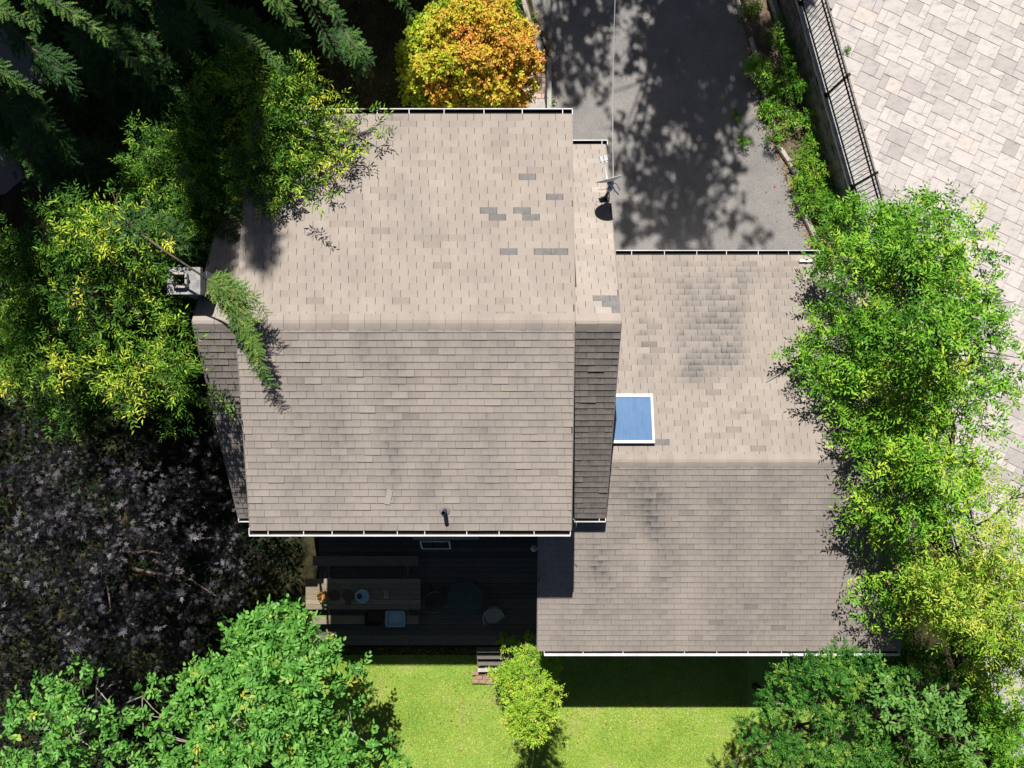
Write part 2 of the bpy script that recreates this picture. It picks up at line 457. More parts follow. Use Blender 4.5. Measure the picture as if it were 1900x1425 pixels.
def wood(base, fork, ends, r0, mat, parent, rng, taper=.5, wig=.12, twigs=2):
    "trunk with limbs as one continuous piece of wood"
    mb = MB(); base = Vector(base); fork = Vector(fork)
    n = 6; path = []
    for i in range(n + 1):
        t = i / n; p = base.lerp(fork, t)
        if 0 < i < n: p += Vector((rng.normal() * wig * .5, rng.normal() * wig * .5, 0))
        path.append(p)
    mb.tube(path, [r0 * (1.25 if i == 0 else 1 - (1 - taper) * i / n) for i in range(n + 1)], 9)
    for e in ends:
        e = Vector(e); s = path[int(rng.integers(3, n + 1))] if len(ends) > 3 else fork
        m = 5; pp = []
        for i in range(m + 1):
            t = i / m; p = s.lerp(e, t) + Vector((0, 0, .35 * math.sin(PI * t) * (e - s).length * .25))
            if 0 < i < m: p += Vector((rng.normal(), rng.normal(), rng.normal())) * wig * .5
            pp.append(p)
        mb.tube(pp, [max(.008, r0 * .5 * (1 - .85 * i / m)) for i in range(m + 1)], 6)
        for q in range(twigs):
            i = int(rng.integers(2, m)); d = Vector((rng.normal(), rng.normal(), abs(rng.normal()) * .5)).normalized() * (e - s).length * .3
            mb.tube([pp[i], pp[i] + d * .5 + Vector((0, 0, .05)), pp[i] + d], [r0 * .18, r0 * .12, .006], 5)
    return mb.build('trunk', mat, parent, True)

def tree(name, label, cat, base, fork_z, blobs, mat, group=None, density=260, kind='diamond', ls=.32, nleaf=9, L=.115, W=.036,
         r0=.14, bark='bark', seed=1, per=8, rel=.45, limbs=9, fork=None, twigs=2, jit=.10, **kw):
    rng = np.random.default_rng(seed)
    root = empty(name, base, label, cat, group)
    bx = np.array([b[:3] for b in blobs])
    f = fork if fork is not None else (base[0] * .5 + bx[:, 0].mean() * .5, base[1] * .5 + bx[:, 1].mean() * .5, fork_z)
    pick = rng.permutation(len(blobs))[:limbs]
    wood(base, f, [bx[i] - np.array([0, 0, .1]) for i in pick], r0, M[bark], root, rng, twigs=twigs)
    lv = Leaves(); cl = clumps(rng, blobs, per, rel, jit=jit)
    sprays(lv, rng, cl, density, kind, ls, nleaf, L, W, **kw)
    lv.build('crown', mat, root)
    return root

# ------------------------------------------------------------------ the ground and paved surfaces
mb = MB(); G = 60
mb.add([(-G * 2, -G * 2, 0), (G * 2, -G * 2, 0), (G * 2, G * 2, 0), (-G * 2, G * 2, 0)], [(0, 1, 2, 3)])
tag(mb.build('ground', M['ground']), kind='structure')

def sheet(name, poly, z, mat, label=None):
    mb = MB(); mb.add([(p[0], p[1], z) for p in poly], [tuple(range(len(poly)))])
    return tag(mb.build(name, mat), label, kind='structure')

def P0(*pts, z=0.): return [at(x, y, z)[:2] for x, y in pts]
def ccw(poly):
    a = sum(poly[i][0] * poly[(i + 1) % len(poly)][1] - poly[(i + 1) % len(poly)][0] * poly[i][1] for i in range(len(poly)))
    return poly if a > 0 else poly[::-1]

dl = at(985, 0, 0)
sheet('driveway', ccw(P0((1000, 640), (1022, 205), (1020, 108), (992, 30), (975, -60), (930, -500), (1290, -500), (1345, -60), (1366, 0), (1392, 100), (1412, 190), (1450, 280), (1482, 380), (1518, 462), (1530, 640))), .012, M['asphalt'])
sheet('lawn', ccw(P0((560, 1215), (1560, 1215), (1700, 1460), (1750, 2600), (-400, 2600), (200, 1460))), .008, M['turf'])
sheet('garden_bed', ccw(P0((1362, -60), (1366, 0), (1392, 100), (1412, 190), (1450, 280), (1482, 380), (1518, 462), (1530, 640), (1640, 640), (1560, 420), (1500, 215), (1440, -60))), .009, M['soil'])
sheet('front_bed', ccw(P0((870, -60), (968, -60), (990, 60), (985, 205), (930, 205), (840, 60))), .009, M['soil'])
sheet('neighbour_driveway', ccw(P0((-500, -60), (0, -30), (40, 60), (80, 120), (105, 210), (80, 300), (10, 360), (-500, 440))), .01, M['asphalt'])

# grass blades (nobody could count them)
def grass(name, rng, n, x0, x1, y0, y1, mat, hh=.07, keep=None, w=.011):
    P = np.column_stack([rng.uniform(x0, x1, n), rng.uniform(y0, y1, n), np.full(n, .008)])
    if keep is not None: P = P[keep(P)]
    sp = np.zeros(len(P))
    for q_ in range(46):
        c_ = P[int(rng.integers(len(P)))]; r_ = rng.uniform(.12, .55); sp += rng.choice([-.5, -.3, .22]) * np.exp(-(((P[:, 0] - c_[0]) * rng.uniform(.7, 1.3)) ** 2 + (P[:, 1] - c_[1]) ** 2) / r_ ** 2)
    kp = rng.random(len(P)) > np.clip(-sp * 1.3, 0, .8); P = P[kp]; sp = sp[kp]
    n = len(P)
    A = np.column_stack([rng.normal(size=n) * .75, rng.normal(size=n) * .75, np.ones(n) * .8])
    Nn = np.column_stack([rng.normal(size=n), rng.normal(size=n), rng.normal(size=n) * .3])
    pat = .5 + .20 * np.sin(P[:, 0] * 1.3 + 1.7 * np.sin(P[:, 1] * .9)) * np.sin(P[:, 1] * 1.9 + P[:, 0] * .5) + .1 * np.sin(P[:, 0] * 4.1) * np.sin(P[:, 1] * 5.3) - .04
    pat = pat + sp * np.where(sp > 0, 1., .0) - .25 * np.clip(-sp, 0, 1)
    lv = Leaves(); lv.add('blade', P, A, Nn, hh * rng.uniform(.5, 1.3, n), w * rng.uniform(.7, 1.4, n), pat + rng.normal(size=n) * .27)
    o = lv.build(name, mat); o['kind'] = 'stuff'
    return o
rg = np.random.default_rng(5)
grass('lawn_grass', rg, 120000, -6.5, 6.8, -12.2, -7.6, M['blade'])
grass('front_grass', rg, 26000, -13, -1.0, 5.5, 11.5, M['dryblade'], .09)
grass('front_bed_weeds', rg, 7000, -1.3, .3, 8.6, 11.6, M['dryblade'], .10)

# ------------------------------------------------------------------ the house
house = empty('house', (-2.0, 1.2, 0), 'one and a half storey house with wide dormers, long low wing and beige shingle roofs', 'house')
EXPO, TABW, GAP = .1435, .333, .0095
ALLTABS = []

def blot(x, y, lst):
    v = 0.
    for (bx, by, sx, sy, a) in lst: v += a * math.exp(-((x - bx) / sx) ** 2 - ((y - by) / sy) ** 2)
    return v
def pxst(z, *items):
    "stains given as photo pixels: centre, half sizes, strength"
    s = (HC - z) / FPX
    return [(*at(a, b, z)[:2], c * s, d * s, e) for a, b, c, d, e in [(i[0], i[1], i[2] * 1.15, i[3] * 1.1, i[4] * 1.55) for i in items]]

def slope(x0, x1, ye, ze, yr, zr, stains=(), base_stain_shade=0., tint=.5, tvar=.2, gaps=(), drop=None, rot=0, butt=.010, single=False, curl=.3, GAP=GAP):
    run = yr - ye; L = math.hypot(run, zr - ze); ny = run / L; nz = (zr - ze) / L
    V = Vector((0, ny, nz)); sgn = 1 if run > 0 else -1
    U = Vector((sgn, 0, 0)); Nn = U.cross(V)
    xs = x0 if sgn > 0 else x1; W = x1 - x0
    E = Vector((xs, ye, ze))
    deck = MB(); c = E + U * (W / 2) + V * (L / 2) - Nn * .062
    deck.box(c, (W - .012, L, .12), (U, V, Nn))
    part = deck.build('roof', M['underlay'], house)
    # pale metal drip edges down both rakes
    for s in (.0, W):
        d = MB(); d.box(E + U * (s + (.004 if s else -.004)) + V * (L / 2) - Nn * .045, (.022, L, .11), (U, V, Nn))
        d.build('drip_edge', M['drip'], part)
    rng = random.Random(hash((round(x0, 2), round(ye, 2))) % 9999 + rot)
    ncs = int(round((L - .06) / EXPO)); ex = (L - .06) / ncs
    tabs = []
    for i in range(ncs):
        off = (.5 if i % 2 else 0.) * TABW - i * .011 + rng.uniform(-.006, .006)
        k0 = -int(2 + abs(off) / TABW); rowlift = rng.random()
        a = k0 * TABW + off
        while a < W:
            lo, hi = max(a, 0), min(a + TABW, W)
            if hi - lo > .03:
                q0, q1 = lo + (GAP / 2 if lo > 0 else 0), hi - (GAP / 2 if hi < W else 0)
                v0 = i * ex + rng.uniform(-.0015, .0015) - (.012 if i == 0 else 0); v1 = (i + 1) * ex + .002
                b = butt * rng.uniform(.75, 1.25) + (rng.uniform(.004, .012) * curl if rng.random() < .05 else 0)
                b2 = b + (rng.uniform(-.3, .5) * .006 * curl)
                P = []
                for (uu, vv, nn) in ((q0, v0, 0), (q1, v0, 0), (q1, v1, 0), (q0, v1, 0), (q0, v0, b), (q1, v0, b2), (q1, v1, .0015), (q0, v1, .0015)):
                    P.append(E + U * uu + V * vv + Nn * nn)
                cen = E + U * ((q0 + q1) / 2) + V * ((v0 + v1) / 2)
                if not (drop and drop(cen.x, cen.y)):
                    sk_ = rng.uniform(.55, 1.35); st = [max(0., base_stain_shade * (.8 + .2 * sk_) + sk_ * blot(p.x, p.y, stains)) * (1.40 if k_ in (2, 3, 6, 7) else .62) for k_, p in enumerate(P)]
                    r = rng.random()
                    tt = tint + rng.gauss(0, tvar * .5) + (-.14 if r < .06 else .12 if r > .95 else 0)
                    tabs.append([P, tt, st, cen, part])
            a += TABW
    s2 = 0
    for (gx, gy) in gaps:
        best = None
        for t in tabs:
            s = FPX / (HC - t[3].z); dx = 950 + t[3].x * s - gx; dy = 712.5 - t[3].y * s - gy
            d = abs(dx) + 2.5 * abs(dy)
            if best is None or d < best[0]: best = (d, t)
        t = best[1]; tabs.remove(t); P = t[0]
        mb = MB(); lo = [p - Nn * .003 for p in P[:4]]
        hi = [P[0] + Nn * .0012, P[1] + Nn * .0012, P[2] + Nn * .0012 - V * .012, P[3] + Nn * .0012 - V * .012]
        mb.add(lo + hi, [(0, 3, 2, 1), (4, 5, 6, 7), (0, 1, 5, 4), (1, 2, 6, 5), (2, 3, 7, 6), (3, 0, 4, 7)])
        tag(mb.build('bare_patch', M['bare'], part), 'grey patch where a shingle tab has blown off')
    ALLTABS.extend(tabs)
    return part

BOXF = [(0, 3, 2, 1), (4, 5, 6, 7), (0, 1, 5, 4), (1, 2, 6, 5), (2, 3, 7, 6), (3, 0, 4, 7)]
# wide shed dormers (low slope), steep gable ends either side, low wing
ZR, ZE = 7.0, 6.2
r_front = slope(-5.33, 1.215, 5.49, ZE, 1.2, ZR, tint=.52, tvar=.22, rot=1,
    stains=pxst(6.3, (725, 232, 16, 30, .22), (800, 215, 120, 8, .1), (1003, 293, 18, 4, .2), (640, 290, 30, 60, .1)),
    gaps=[(986, 326), (1033, 362), (906, 388), (970, 388), (923, 400), (986, 400), (938, 462), (1001, 462), (1034, 462)], butt=.007)
r_back = slope(-5.33, 1.205, -2.97, ZE, 1.2, ZR, tint=.5, tvar=.2, rot=2, base_stain_shade=.16, GAP=.005, butt=.0145, curl=.8,
    stains=pxst(6.6, (735, 690, 14, 90, .22), (728, 850, 16, 60, .25), (628, 830, 16, 90, .26), (545, 800, 18, 60, .16), (905, 830, 14, 90, .15), (800, 880, 16, 70, .15), (560, 690, 30, 60, .12), (880, 640, 60, 12, .12), (970, 660, 12, 50, .1), (1020, 900, 22, 70, -.12), (660, 930, 60, 30, -.05), (680, 640, 14, 30, .2)))
SZR, SZE, SF, SB = 6.93, 4.55, 5.41, -3.02
gx = lambda x, y: False
s_fr = slope(1.13, 2.115, SF, SZE, 1.2, SZR, tint=.66, tvar=.22, rot=3, butt=.007, gaps=[(1108, 557), (1140, 557), (1126, 567), (1143, 567)])
s_br = slope(1.13, 2.115, SB, SZE, 1.2, SZR, tint=.22, tvar=.16, rot=4, base_stain_shade=.58, GAP=.006, butt=.014, curl=1.2)  # turned from the sun: its shade is painted in by darker tint and overlay
s_fl = slope(-6.19, -5.26, SF, SZE, 1.2, SZR, tint=.5, rot=5, butt=.008)
s_bl = slope(-6.19, -5.26, SB, SZE, 1.2, SZR, tint=.35, rot=6, base_stain_shade=.5, butt=.014, curl=1.2)  # shade of this left strip likewise painted into the shingle colour
GR, GE = 4.6, 3.4
g_f = slope(1.96, 9.39, 3.11, GE, -1.73, GR, tint=.5, tvar=.24, rot=7, butt=.009,
    stains=pxst(3.9, *[(1255 + 18 * k + 9 * math.sin(k * 2.3), 520 + 9 * math.sin(k * 1.7), 12, 42 + 10 * math.sin(k), .13) for k in range(9)],
        *[(1262 + 14 * k, 600 + 12 * math.sin(k * 2.1), 13, 50, .17) for k in range(9)], *[(1275 + 16 * k, 668 + 10 * math.sin(k * 1.3), 14, 26, .17) for k in range(7)],
        (1280, 700, 22, 22, .2), (1183, 550, 6, 80, .22), (1190, 640, 6, 60, .25), (1215, 560, 20, 80, .10), (1450, 560, 26, 70, .16), (1420, 505, 40, 14, .16), (1370, 765, 22, 5, .25), (1240, 730, 50, 50, .07)),
    gaps=[(1238, 818)])
def under_house(x, y): return x < 1.98 and y > -2.75
g_b = slope(.61, 9.39, -6.45, GE, -1.73, GR, tint=.46, tvar=.18, rot=8, base_stain_shade=.21, GAP=.005, drop=under_house, butt=.013, curl=.6,
    stains=pxst(4.0, (1200, 920, 22, 60, .35), (1215, 980, 22, 50, .22), (1108, 1040, 12, 40, .28), (1124, 1090, 14, 50, .22), (1190, 1020, 22, 50, -.3), (1275, 1140, 18, 75, -.32), (1240, 1060, 16, 60, .16), (1330, 960, 26, 60, .14), (1290, 1020, 30, 60, -.06), (1430, 900, 22, 50, .14), (1480, 1060, 20, 70, .16), (1360, 1080, 22, 80, .1), (1165, 900, 16, 24, .18), (1010, 1180, 14, 40, -.2), (1550, 940, 25, 80, .12), (1420, 1170, 40, 30, .1)))

def vis_score(t):
    c = t[3]; s = FPX / (HC - c.z); px = 950 + c.x * s; py = 712.5 - c.y * s
    if t[4] not in (r_front, r_back) or px < 530 or px > 1060 or len(t[0]) < 8: return -1
    w = (t[0][1] - t[0][0]).length
    return 1000 - abs(py - 606) if w > .2 else -1
order = sorted(ALLTABS, key=vis_score, reverse=True)
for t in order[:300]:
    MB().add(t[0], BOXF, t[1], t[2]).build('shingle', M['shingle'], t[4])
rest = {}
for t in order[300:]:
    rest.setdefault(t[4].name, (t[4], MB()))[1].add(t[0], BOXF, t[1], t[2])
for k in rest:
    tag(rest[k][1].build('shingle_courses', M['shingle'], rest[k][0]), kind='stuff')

def ridge(x0, x1, y, z, nyf, part, hw=.155, stain=.05, seed=3, tint=.5):
    "bent cap shingles lapped along the ridge"
    rng = random.Random(seed); w = .30; n = max(2, int((x1 - x0) / w)); w = (x1 - x0) / n
    ang = nyf
    for i in range(n):
        xa, xb = x0 + i * w + .002, x0 + (i + 1) * w - .002
        l0, l1 = .012 + rng.uniform(0, .003), .019 + rng.uniform(0, .004)
        P = []
        for x, l in ((xa, l0), (xb, l1)):
            for d, th in ((-hw, .0), (-hw, l), (-.03, l), (.03, l), (hw, l), (hw, 0.), (0, .0)):
                dz = -abs(d) * math.tan(ang) if abs(d) > .04 else -abs(d) * math.tan(ang) * .5
                P.append((x, y + d + rng.uniform(-.004, .004), z + dz + th - .004))
        F = [tuple(range(7)), tuple(range(7, 14))[::-1]]
        for k in range(7):
            j = (k + 1) % 7
            F.append((k, 7 + k, 7 + j, j))
        st = [stain * rng.uniform(.3, 1.4) + (.25 if (k % 7) in (0, 1) else .0) for k in range(14)]
        MB().add(P, F, tint + rng.gauss(0, .12), st).build('ridge_cap', M['shingle'], part)
ridge(-5.34, 1.21, 1.2, ZR, math.atan2(ZR - ZE, 4.2), r_back, .16, .04, 3, .48)
ridge(1.222, 2.12, 1.2, SZR, math.atan2(SZR - SZE, 4.2), s_br, .17, .05, 4, .55)
ridge(-6.2, -5.345, 1.2, SZR, math.atan2(SZR - SZE, 4.2), s_bl, .17, .05, 5, .5)
ridge(2.13, 9.40, -1.73, GR, math.atan2(GR - GE, 4.8), g_b, .15, .04, 6, .55)

# walls under the roofs
def pent(y0, y1, yr, zw0, zw1, zr, x0, x1, name='wall'):
    return MB().prism([(y0, 0), (y1, 0), (y1, zw1), (yr, zr), (y0, zw0)], x0, x1).build(name, M['siding'], house)
def rz(y, ye, ze, yr, zr): return ze + (zr - ze) * (y - ye) / (yr - ye) - .16
pent(-2.55, 4.95, 1.2, rz(-2.55, SB, SZE, 1.2, SZR), rz(4.95, SF, SZE, 1.2, SZR), SZR - .17, -5.95, 1.93)
pent(-2.60, 5.05, 1.2, rz(-2.6, -2.97, ZE, 1.2, ZR), rz(5.05, 5.49, ZE, 1.2, ZR), ZR - .16, -5.2, 1.08)
pent(-6.05, 2.75, -1.73, rz(-6.05, -6.45, GE, -1.73, GR), rz(2.75, 3.11, GE, -1.73, GR), GR - .16, 1.96, 9.1)
MB().prism([(-6.05, 0), (-2.56, 0), (-2.56, rz(-2.7, -6.45, GE, -1.73, GR)), (-6.05, rz(-6.05, -6.45, GE, -1.73, GR))], .92, 1.955).build('wall', M['siding'], house)

def gutter(x0, x1, y, z, d, brackets, wd=.115, lip=.012):
    "eave trough: d=+1 hangs towards +Y"
    mb = MB(); yo = y + d * wd
    mb.bbox(x0, x1, yo - .006, yo + .006, z - .10, z + .004)                         # outer wall
    mb.bbox(x0, x1, min(yo + d * .006, yo - d * lip), max(yo + d * .006, yo - d * lip), z + .0045, z + .014)   # rolled lip
    mb.bbox(x0, x1, min(y - d * .02, yo - d * .007), max(y - d * .02, yo - d * .007), z - .10, z - .092)      # bottom
    for x in (x0, x1): mb.bbox(x - .008, x + .008, min(y, yo - d * .021), max(y, yo - d * (lip + .001)), z - .09, z + .012)
    g = mb.build('gutter', M['white_metal'], house)
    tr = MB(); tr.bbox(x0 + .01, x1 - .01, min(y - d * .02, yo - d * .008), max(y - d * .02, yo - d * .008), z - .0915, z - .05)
    tr.build('gutter_shade', M['gutter_in'], g)  # dark strip standing in for the shade inside the trough
    for bx in brackets:
        b = MB(); b.bbox(bx - .008, bx + .008, min(y - d * .03, yo - d * lip), max(y - d * .03, yo - d * lip), z + .002, z + .009)
        b.build('gutter_bracket', M['white_metal'], g)
    return g
def xs(z, *px): return [at(p, 0, z).x for p in px]
gutter(-5.33, 1.23, 5.495, ZE - .01, 1, xs(ZE, 640, 700, 759, 824, 898, 969, 1044))
gutter(-5.36, 1.19, -2.985, ZE - .02, -1, xs(ZE, 497, 563, 616, 675, 737, 788, 866, 926, 991), lip=.028)
gutter(2.0, 9.40, 3.12, GE - .01, 1, xs(GE, 1172, 1233, 1293, 1348, 1407, 1463))
gutter(.78, 9.38, -6.46, GE - .01, -1, xs(GE, 1082, 1156, 1270, 1330, 1388, 1450, 1520), .115, .055)
gutter(1.25, 2.16, 5.42, SZE - .01, 1, xs(SZE, 1117), .10)
gutter(1.24, 2.12, -3.03, SZE - .01, -1, xs(SZE, 1112), .09)
gutter(-6.19, -5.40, -3.03, SZE - .01, -1, xs(SZE, 470), .09)

# chimney breaking through the left end of the ridge
ch = MB(); cx0, cx1, cy0, cy1 = -6.44, -5.91, 1.74, 2.15; CT = 7.22
ch.bbox(cx0, cx1, cy0, cy1, 0., CT)
cho = ch.build('chimney', M['chimney_top'], house)
cr = MB(); cr.bbox(cx0 - .05, cx0 + .12, cy0 - .05, cy1 + .05, CT + .002, CT + .11); cr.bbox(cx1 - .17, cx1 + .04, cy0 - .05, cy1 + .05, CT + .002, CT + .11)
cr.bbox(cx0 + .121, cx1 - .171, cy0 - .05, cy0 + .12, CT + .002, CT + .11); cr.bbox(cx0 + .121, cx1 - .171, cy1 - .12, cy1 + .05, CT + .002, CT + .11)
cr.build('chimney_crown', M['chimney_top'], cho)
fl = MB(); fx, fy = cx0 + .21, (cy0 + cy1) / 2
for sx in (-1, 1): fl.bbox(fx + sx * .125 - .018, fx + sx * .125 + .018, fy - .125, fy + .125, CT + .005, CT + .20)
for sy in (-1, 1): fl.bbox(fx - .106, fx + .106, fy + sy * .125 - .018 if sy < 0 else fy + .107, fy - .107 if sy < 0 else fy + .143, CT + .005, CT + .20)
fl.build('flue_liner', M['concrete'], cho)
fb = MB(); fb.bbox(fx - .105, fx + .105, fy - .105, fy + .105, CT + .0025, CT + .02); fb.build('flue_bottom', M['gutter_in'], cho)  # near-black plate closing the flue opening
fs = MB(); fs.bbox(cx1 + .001, cx1 + .012, cy0, cy1 + .03, 6.0, 6.98); fs.bbox(cx0 - .02, cx1 + .02, cy1 + .002, cy1 + .014, 6.0, 6.62)
fs.build('flashing', M['flashing'], cho)

# skylight on the wing's front slope
def gz(y): return GE + (GR - GE) * (3.11 - y) / 4.84
sk_v = Vector((0, -4.84, GR - GE)).normalized(); sk_u = Vector((-1, 0, 0)); sk_n = sk_u.cross(sk_v)
a = at(1139, 733, 4.55); b = at(1215, 826, 4.5)
sx0, sx1, sy0, sy1 = 2.13, b.x - .02, a.y, b.y + .03
cen = Vector(((sx0 + sx1) / 2, (sy0 + sy1) / 2, gz((sy0 + sy1) / 2)))
wS, hS = sx1 - sx0, (sy0 - sy1) / abs(sk_v.y); AX = (sk_u, sk_v, sk_n)
sk = MB()
for s in (-1, 1):
    sk.box(cen + sk_u * (s * (wS / 2 - .025)) + sk_n * .055, (.05, hS, .13), AX)
sk.box(cen + sk_v * (hS / 2 - .032) + sk_n * .055, (wS - .102, .064, .13), AX)
sk.box(cen - sk_v * (hS / 2 - .040) + sk_n * .055, (wS - .102, .08, .13), AX)
sko = sk.build('skylight', M['white_metal'], house)
sp = MB(); sp.box(cen + sk_n * .085, (wS - .101, hS - .144, .03), AX); sp.build('pane', M['skylight'], sko)
se = MB()
for k in (1,): se.box(cen + sk_u * (wS * .28) + sk_n * .1012, (.004, hS - .146, .004), AX)
se.build('glazing_seam', M['skylight'], sko)

# vent stack, dark pipe beside the dormer, rear canopy with open window
vp = at(824, 950, 6.45)
v = MB(); zb = 6.2 + .8 * (vp.y + 2.97) / 4.17
v.lathe((vp.x, vp.y, zb - .05), [(.045, 0), (.045, .36), (.035, .36), (.035, .25)], 16)
vo = v.build('vent_stack', M['dark_steel'], house, False)
v = MB(); v.lathe((vp.x, vp.y, zb + .002), [(.11, .0), (.10, .018), (.047, .03)], 18); v.build('vent_flange', M['bare'], vo)
v = MB(); x = 1.262
def sz(y): return SZE + (SZR - SZE) * (SF - y) / (SF - 1.2)
v.tube([(x, 1.95, sz(1.95) + .04), (x, 3.0, sz(3.0) + .04), (x, 4.18, sz(4.18) + .04), (x + .03, 4.22, sz(4.22) + .09)], [.022, .022, .022, .03], 8)
v.build('drain_pipe', M['dark_pipe'], house)
cn = MB(); c0 = at(766, 1001, 3.0); c1 = at(889, 1001, 3.0)
cn.prism([(-2.61, 3.42), (c0.y, 3.02), (c0.y, 2.94), (-2.61, 3.30)], c0.x, c1.x); can = cn.build('canopy', M['shingle'], house)
cb = MB(); 
for x in (c0.x + .06, c1.x - .06): cb.tube([(x, -2.62, 2.3), (x, c0.y + .08, 2.97)], .03, 6)
cb.build('canopy_bracket', M['timber'], can)
wp = at(808, 1011, 2.35); wu = Vector((1, 0, 0)); wv = Vector((0, -.42, -.62)).normalized(); wnn = wv.cross(wu)
if wnn.z < 0: wnn = -wnn
wo_ = MB(); ww, wh = .76, .52; wc = wp
for s in (-1, 1): wo_.box(wc + wu * s * (ww / 2 - .015), (.03, wh, .03), (wu, wv, wnn)); wo_.box(wc + wv * s * (wh / 2 - .015), (ww - .062, .03, .03), (wu, wv, wnn))
wo_.tube([wc - wv * (wh / 2), Vector((wc.x, -2.61, wc.z + .45))], .012, 5)
wob = wo_.build('window', M['white_metal'], house); tag(wob, 'white framed top hung window standing open')
wpn = MB(); wpn.box(wc, (ww - .062, wh - .062, .008), (wu, wv, wnn)); wpn.build('pane', M['mirror'], wob)
dp = MB(); q = at(547, 1000, 3.0); dp.tube([(q.x, -3.0, 6.1), (q.x, -2.72, 5.8), (q.x, -2.72, .4), (q.x, -2.95, .2)], .035, 8); dp.build('downspout', M['white_metal'], house)
# house front and rear openings (mostly under the eaves)
for (x, y, z, w, h, d_) in ((-3.6, 5.055, 2.2, 1.6, 1.2, 1), (-.4, 5.055, 1.95, .95, 2.1, 1), (-3.8, 5.055, 4.9, 1.2, 1.0, 1), (-.8, 5.055, 4.9, 1.2, 1.0, 1), (4.6, 2.755, 1.15, 2.6, 2.15, 1), (7.6, 2.755, 1.15, 2.0, 2.15, 1),
        (-3.9, -2.605, 4.9, 1.3, 1.0, -1), (-.6, -2.605, 4.9, 1.0, 1.0, -1), (-3.6, -2.605, 2.15, 1.8, 2.0, -1), (3.4, -6.055, 1.6, 1.5, 1.1, -1), (6.6, -6.055, 1.6, 1.5, 1.1, -1)):
    f = MB(); y1 = y + d_ * .05
    for sx in (-1, 1): f.bbox(x + sx * w / 2 - .04, x + sx * w / 2 + .04, min(y, y1), max(y, y1), z - h / 2, z + h / 2)
    for sz_ in (-1, 1): f.bbox(x - w / 2 + .041, x + w / 2 - .041, min(y, y1), max(y, y1), z + sz_ * (h / 2 - .04) - .04, z + sz_ * (h / 2 - .04) + .04)
    fo = f.build('door' if h > 1.9 else 'window', M['white_metal'], house)
    f = MB(); y2 = y + d_ * .02; f.bbox(x - w / 2 + .041, x + w / 2 - .041, min(y, y2), max(y, y2), z - h / 2 + .081, z + h / 2 - .081)
    f.build('panel' if (h > 1.9 and d_ > 0) else 'pane', M['white_metal'] if (h > 1.9 and d_ > 0) else M['mirror'], fo)

# loose things on the roof
t = MB(); c = at(720, 923, 6.43); bz = 6.2 + .8 * (c.y + 2.97) / 4.17
Vb = Vector((0, 4.17, .8)).normalized(); Ub = Vector((1, 0, 0)); Nb = Ub.cross(Vb)
ca = math.radians(76); u2 = Ub * math.cos(ca) + Vb * math.sin(ca); v2 = Nb.cross(u2)
t.box(Vector((c.x, c.y, bz)) + Nb * .021, (.315, .115, .006), (u2, v2, Nb), .85)
tag(t.build('loose_shingle', M['shingle']), 'loose tan shingle tab lying askew low on the back slope of the main roof', 'shingle')
b_ = MB(); c = at(1498, 483, 3.55); b_.box((c.x, c.y, gz(c.y) + .05), (.34, .06, .05), None)
tag(b_.build('white_batten', M['white_metal']), 'short white batten lying by the front gutter of the wing, under the ash tree', 'batten')

# satellite dish on its mast
sd_base = Vector((2.02, 4.0, sz(4.0)))
dish = empty('satellite_dish', sd_base, 'grey satellite dish on a short mast at the edge of the right hand roof strip', 'satellite dish')
top = sd_base + Vector((-.01, .07, .72))
mm = MB(); mm.tube([sd_base + Vector((0, 0, .02)), sd_base + Vector((0, .02, .3)), top], [.03, .028, .028], 10); mm.build('mast', M['dark_steel'], dish)
fp = MB(); fp.box(sd_base + Vector((-.02, -.03, .025)), (.17, .15, .02), (Vector((1, 0, 0)), Vector((0, -.87, .49)), Vector((0, .49, .87))))
for s in (-1, 1): fp.tube([sd_base + Vector((s * .07, -.02, .03)), sd_base + Vector((s * .02, .03, .4))], .011, 6)
fp.build('mast_foot', M['dark_steel'], dish)
dn = Vector((-.25, .94, .22)).normalized(); dxx = Vector((0, 0, 1)).cross(dn).normalized(); dyy = dn.cross(dxx)
dc = top + dn * .07 + Vector((0, 0, .10))
rf = MB(); prof = [(0.001, 0), (.10, .006), (.20, .026), (.285, .055), (.292, .052), (.285, .046), (.20, .014), (.10, -.006), (0.001, -.012)]
rf.lathe(dc, prof, 32, (dxx, dyy * 1.06, dn)); rf.build('reflector', M['dish'], dish, True)
bk = MB(); bk.box(top + dn * .03 + Vector((0, 0, .06)), (.09, .10, .16), (dxx, dn, dyy)); bk.lathe(top - Vector((0, .06, .0)), [(.001, .06), (.05, .05), (.06, 0), (.05, -.04), (.001, -.05)], 12)
bk.build('mount_bracket', M['dish'], dish, True)
arm = MB(); a0 = dc - dyy * .24 + dn * .02; a1 = dc + dn * .44 - dyy * .12
arm.tube([top - dyy * .1, a0, a1], [.016, .016, .014], 8); arm.build('feed_arm', M['dish'], dish)
for s in (-1, 1):
    l = MB(); cc = a1 + dxx * s * .042 + dn * .03
    l.box(cc, (.07, .11, .07), (dxx, dn, dyy)); l.lathe(cc - dn * .055, [(.03, 0), (.035, -.03), (.001, -.034)], 12, (dxx, dyy, dn)); l.build('lnb', M['white_metal'], dish)
cl_ = MB()
cl_.tube([top + Vector((.02, -.02, -.1)), top + Vector((-.16, -.02, -.22)), top + Vector((-.26, .02, -.33)), top + Vector((-.22, .08, -.38)), top + Vector((-.08, .05, -.34))], .006, 5)
cl_.tube([top + Vector((.03, .06, .02)), top + Vector((.13, .05, .0)), top + Vector((.22, -.06, -.08))], .008, 5)
cl_.tube([top + Vector((.04, .0, .05)), top + Vector((.10, -.10, .02)), top + Vector((.19, -.17, -.03))], .014, 6)
cl_.build('cable', M['dish'], dish)
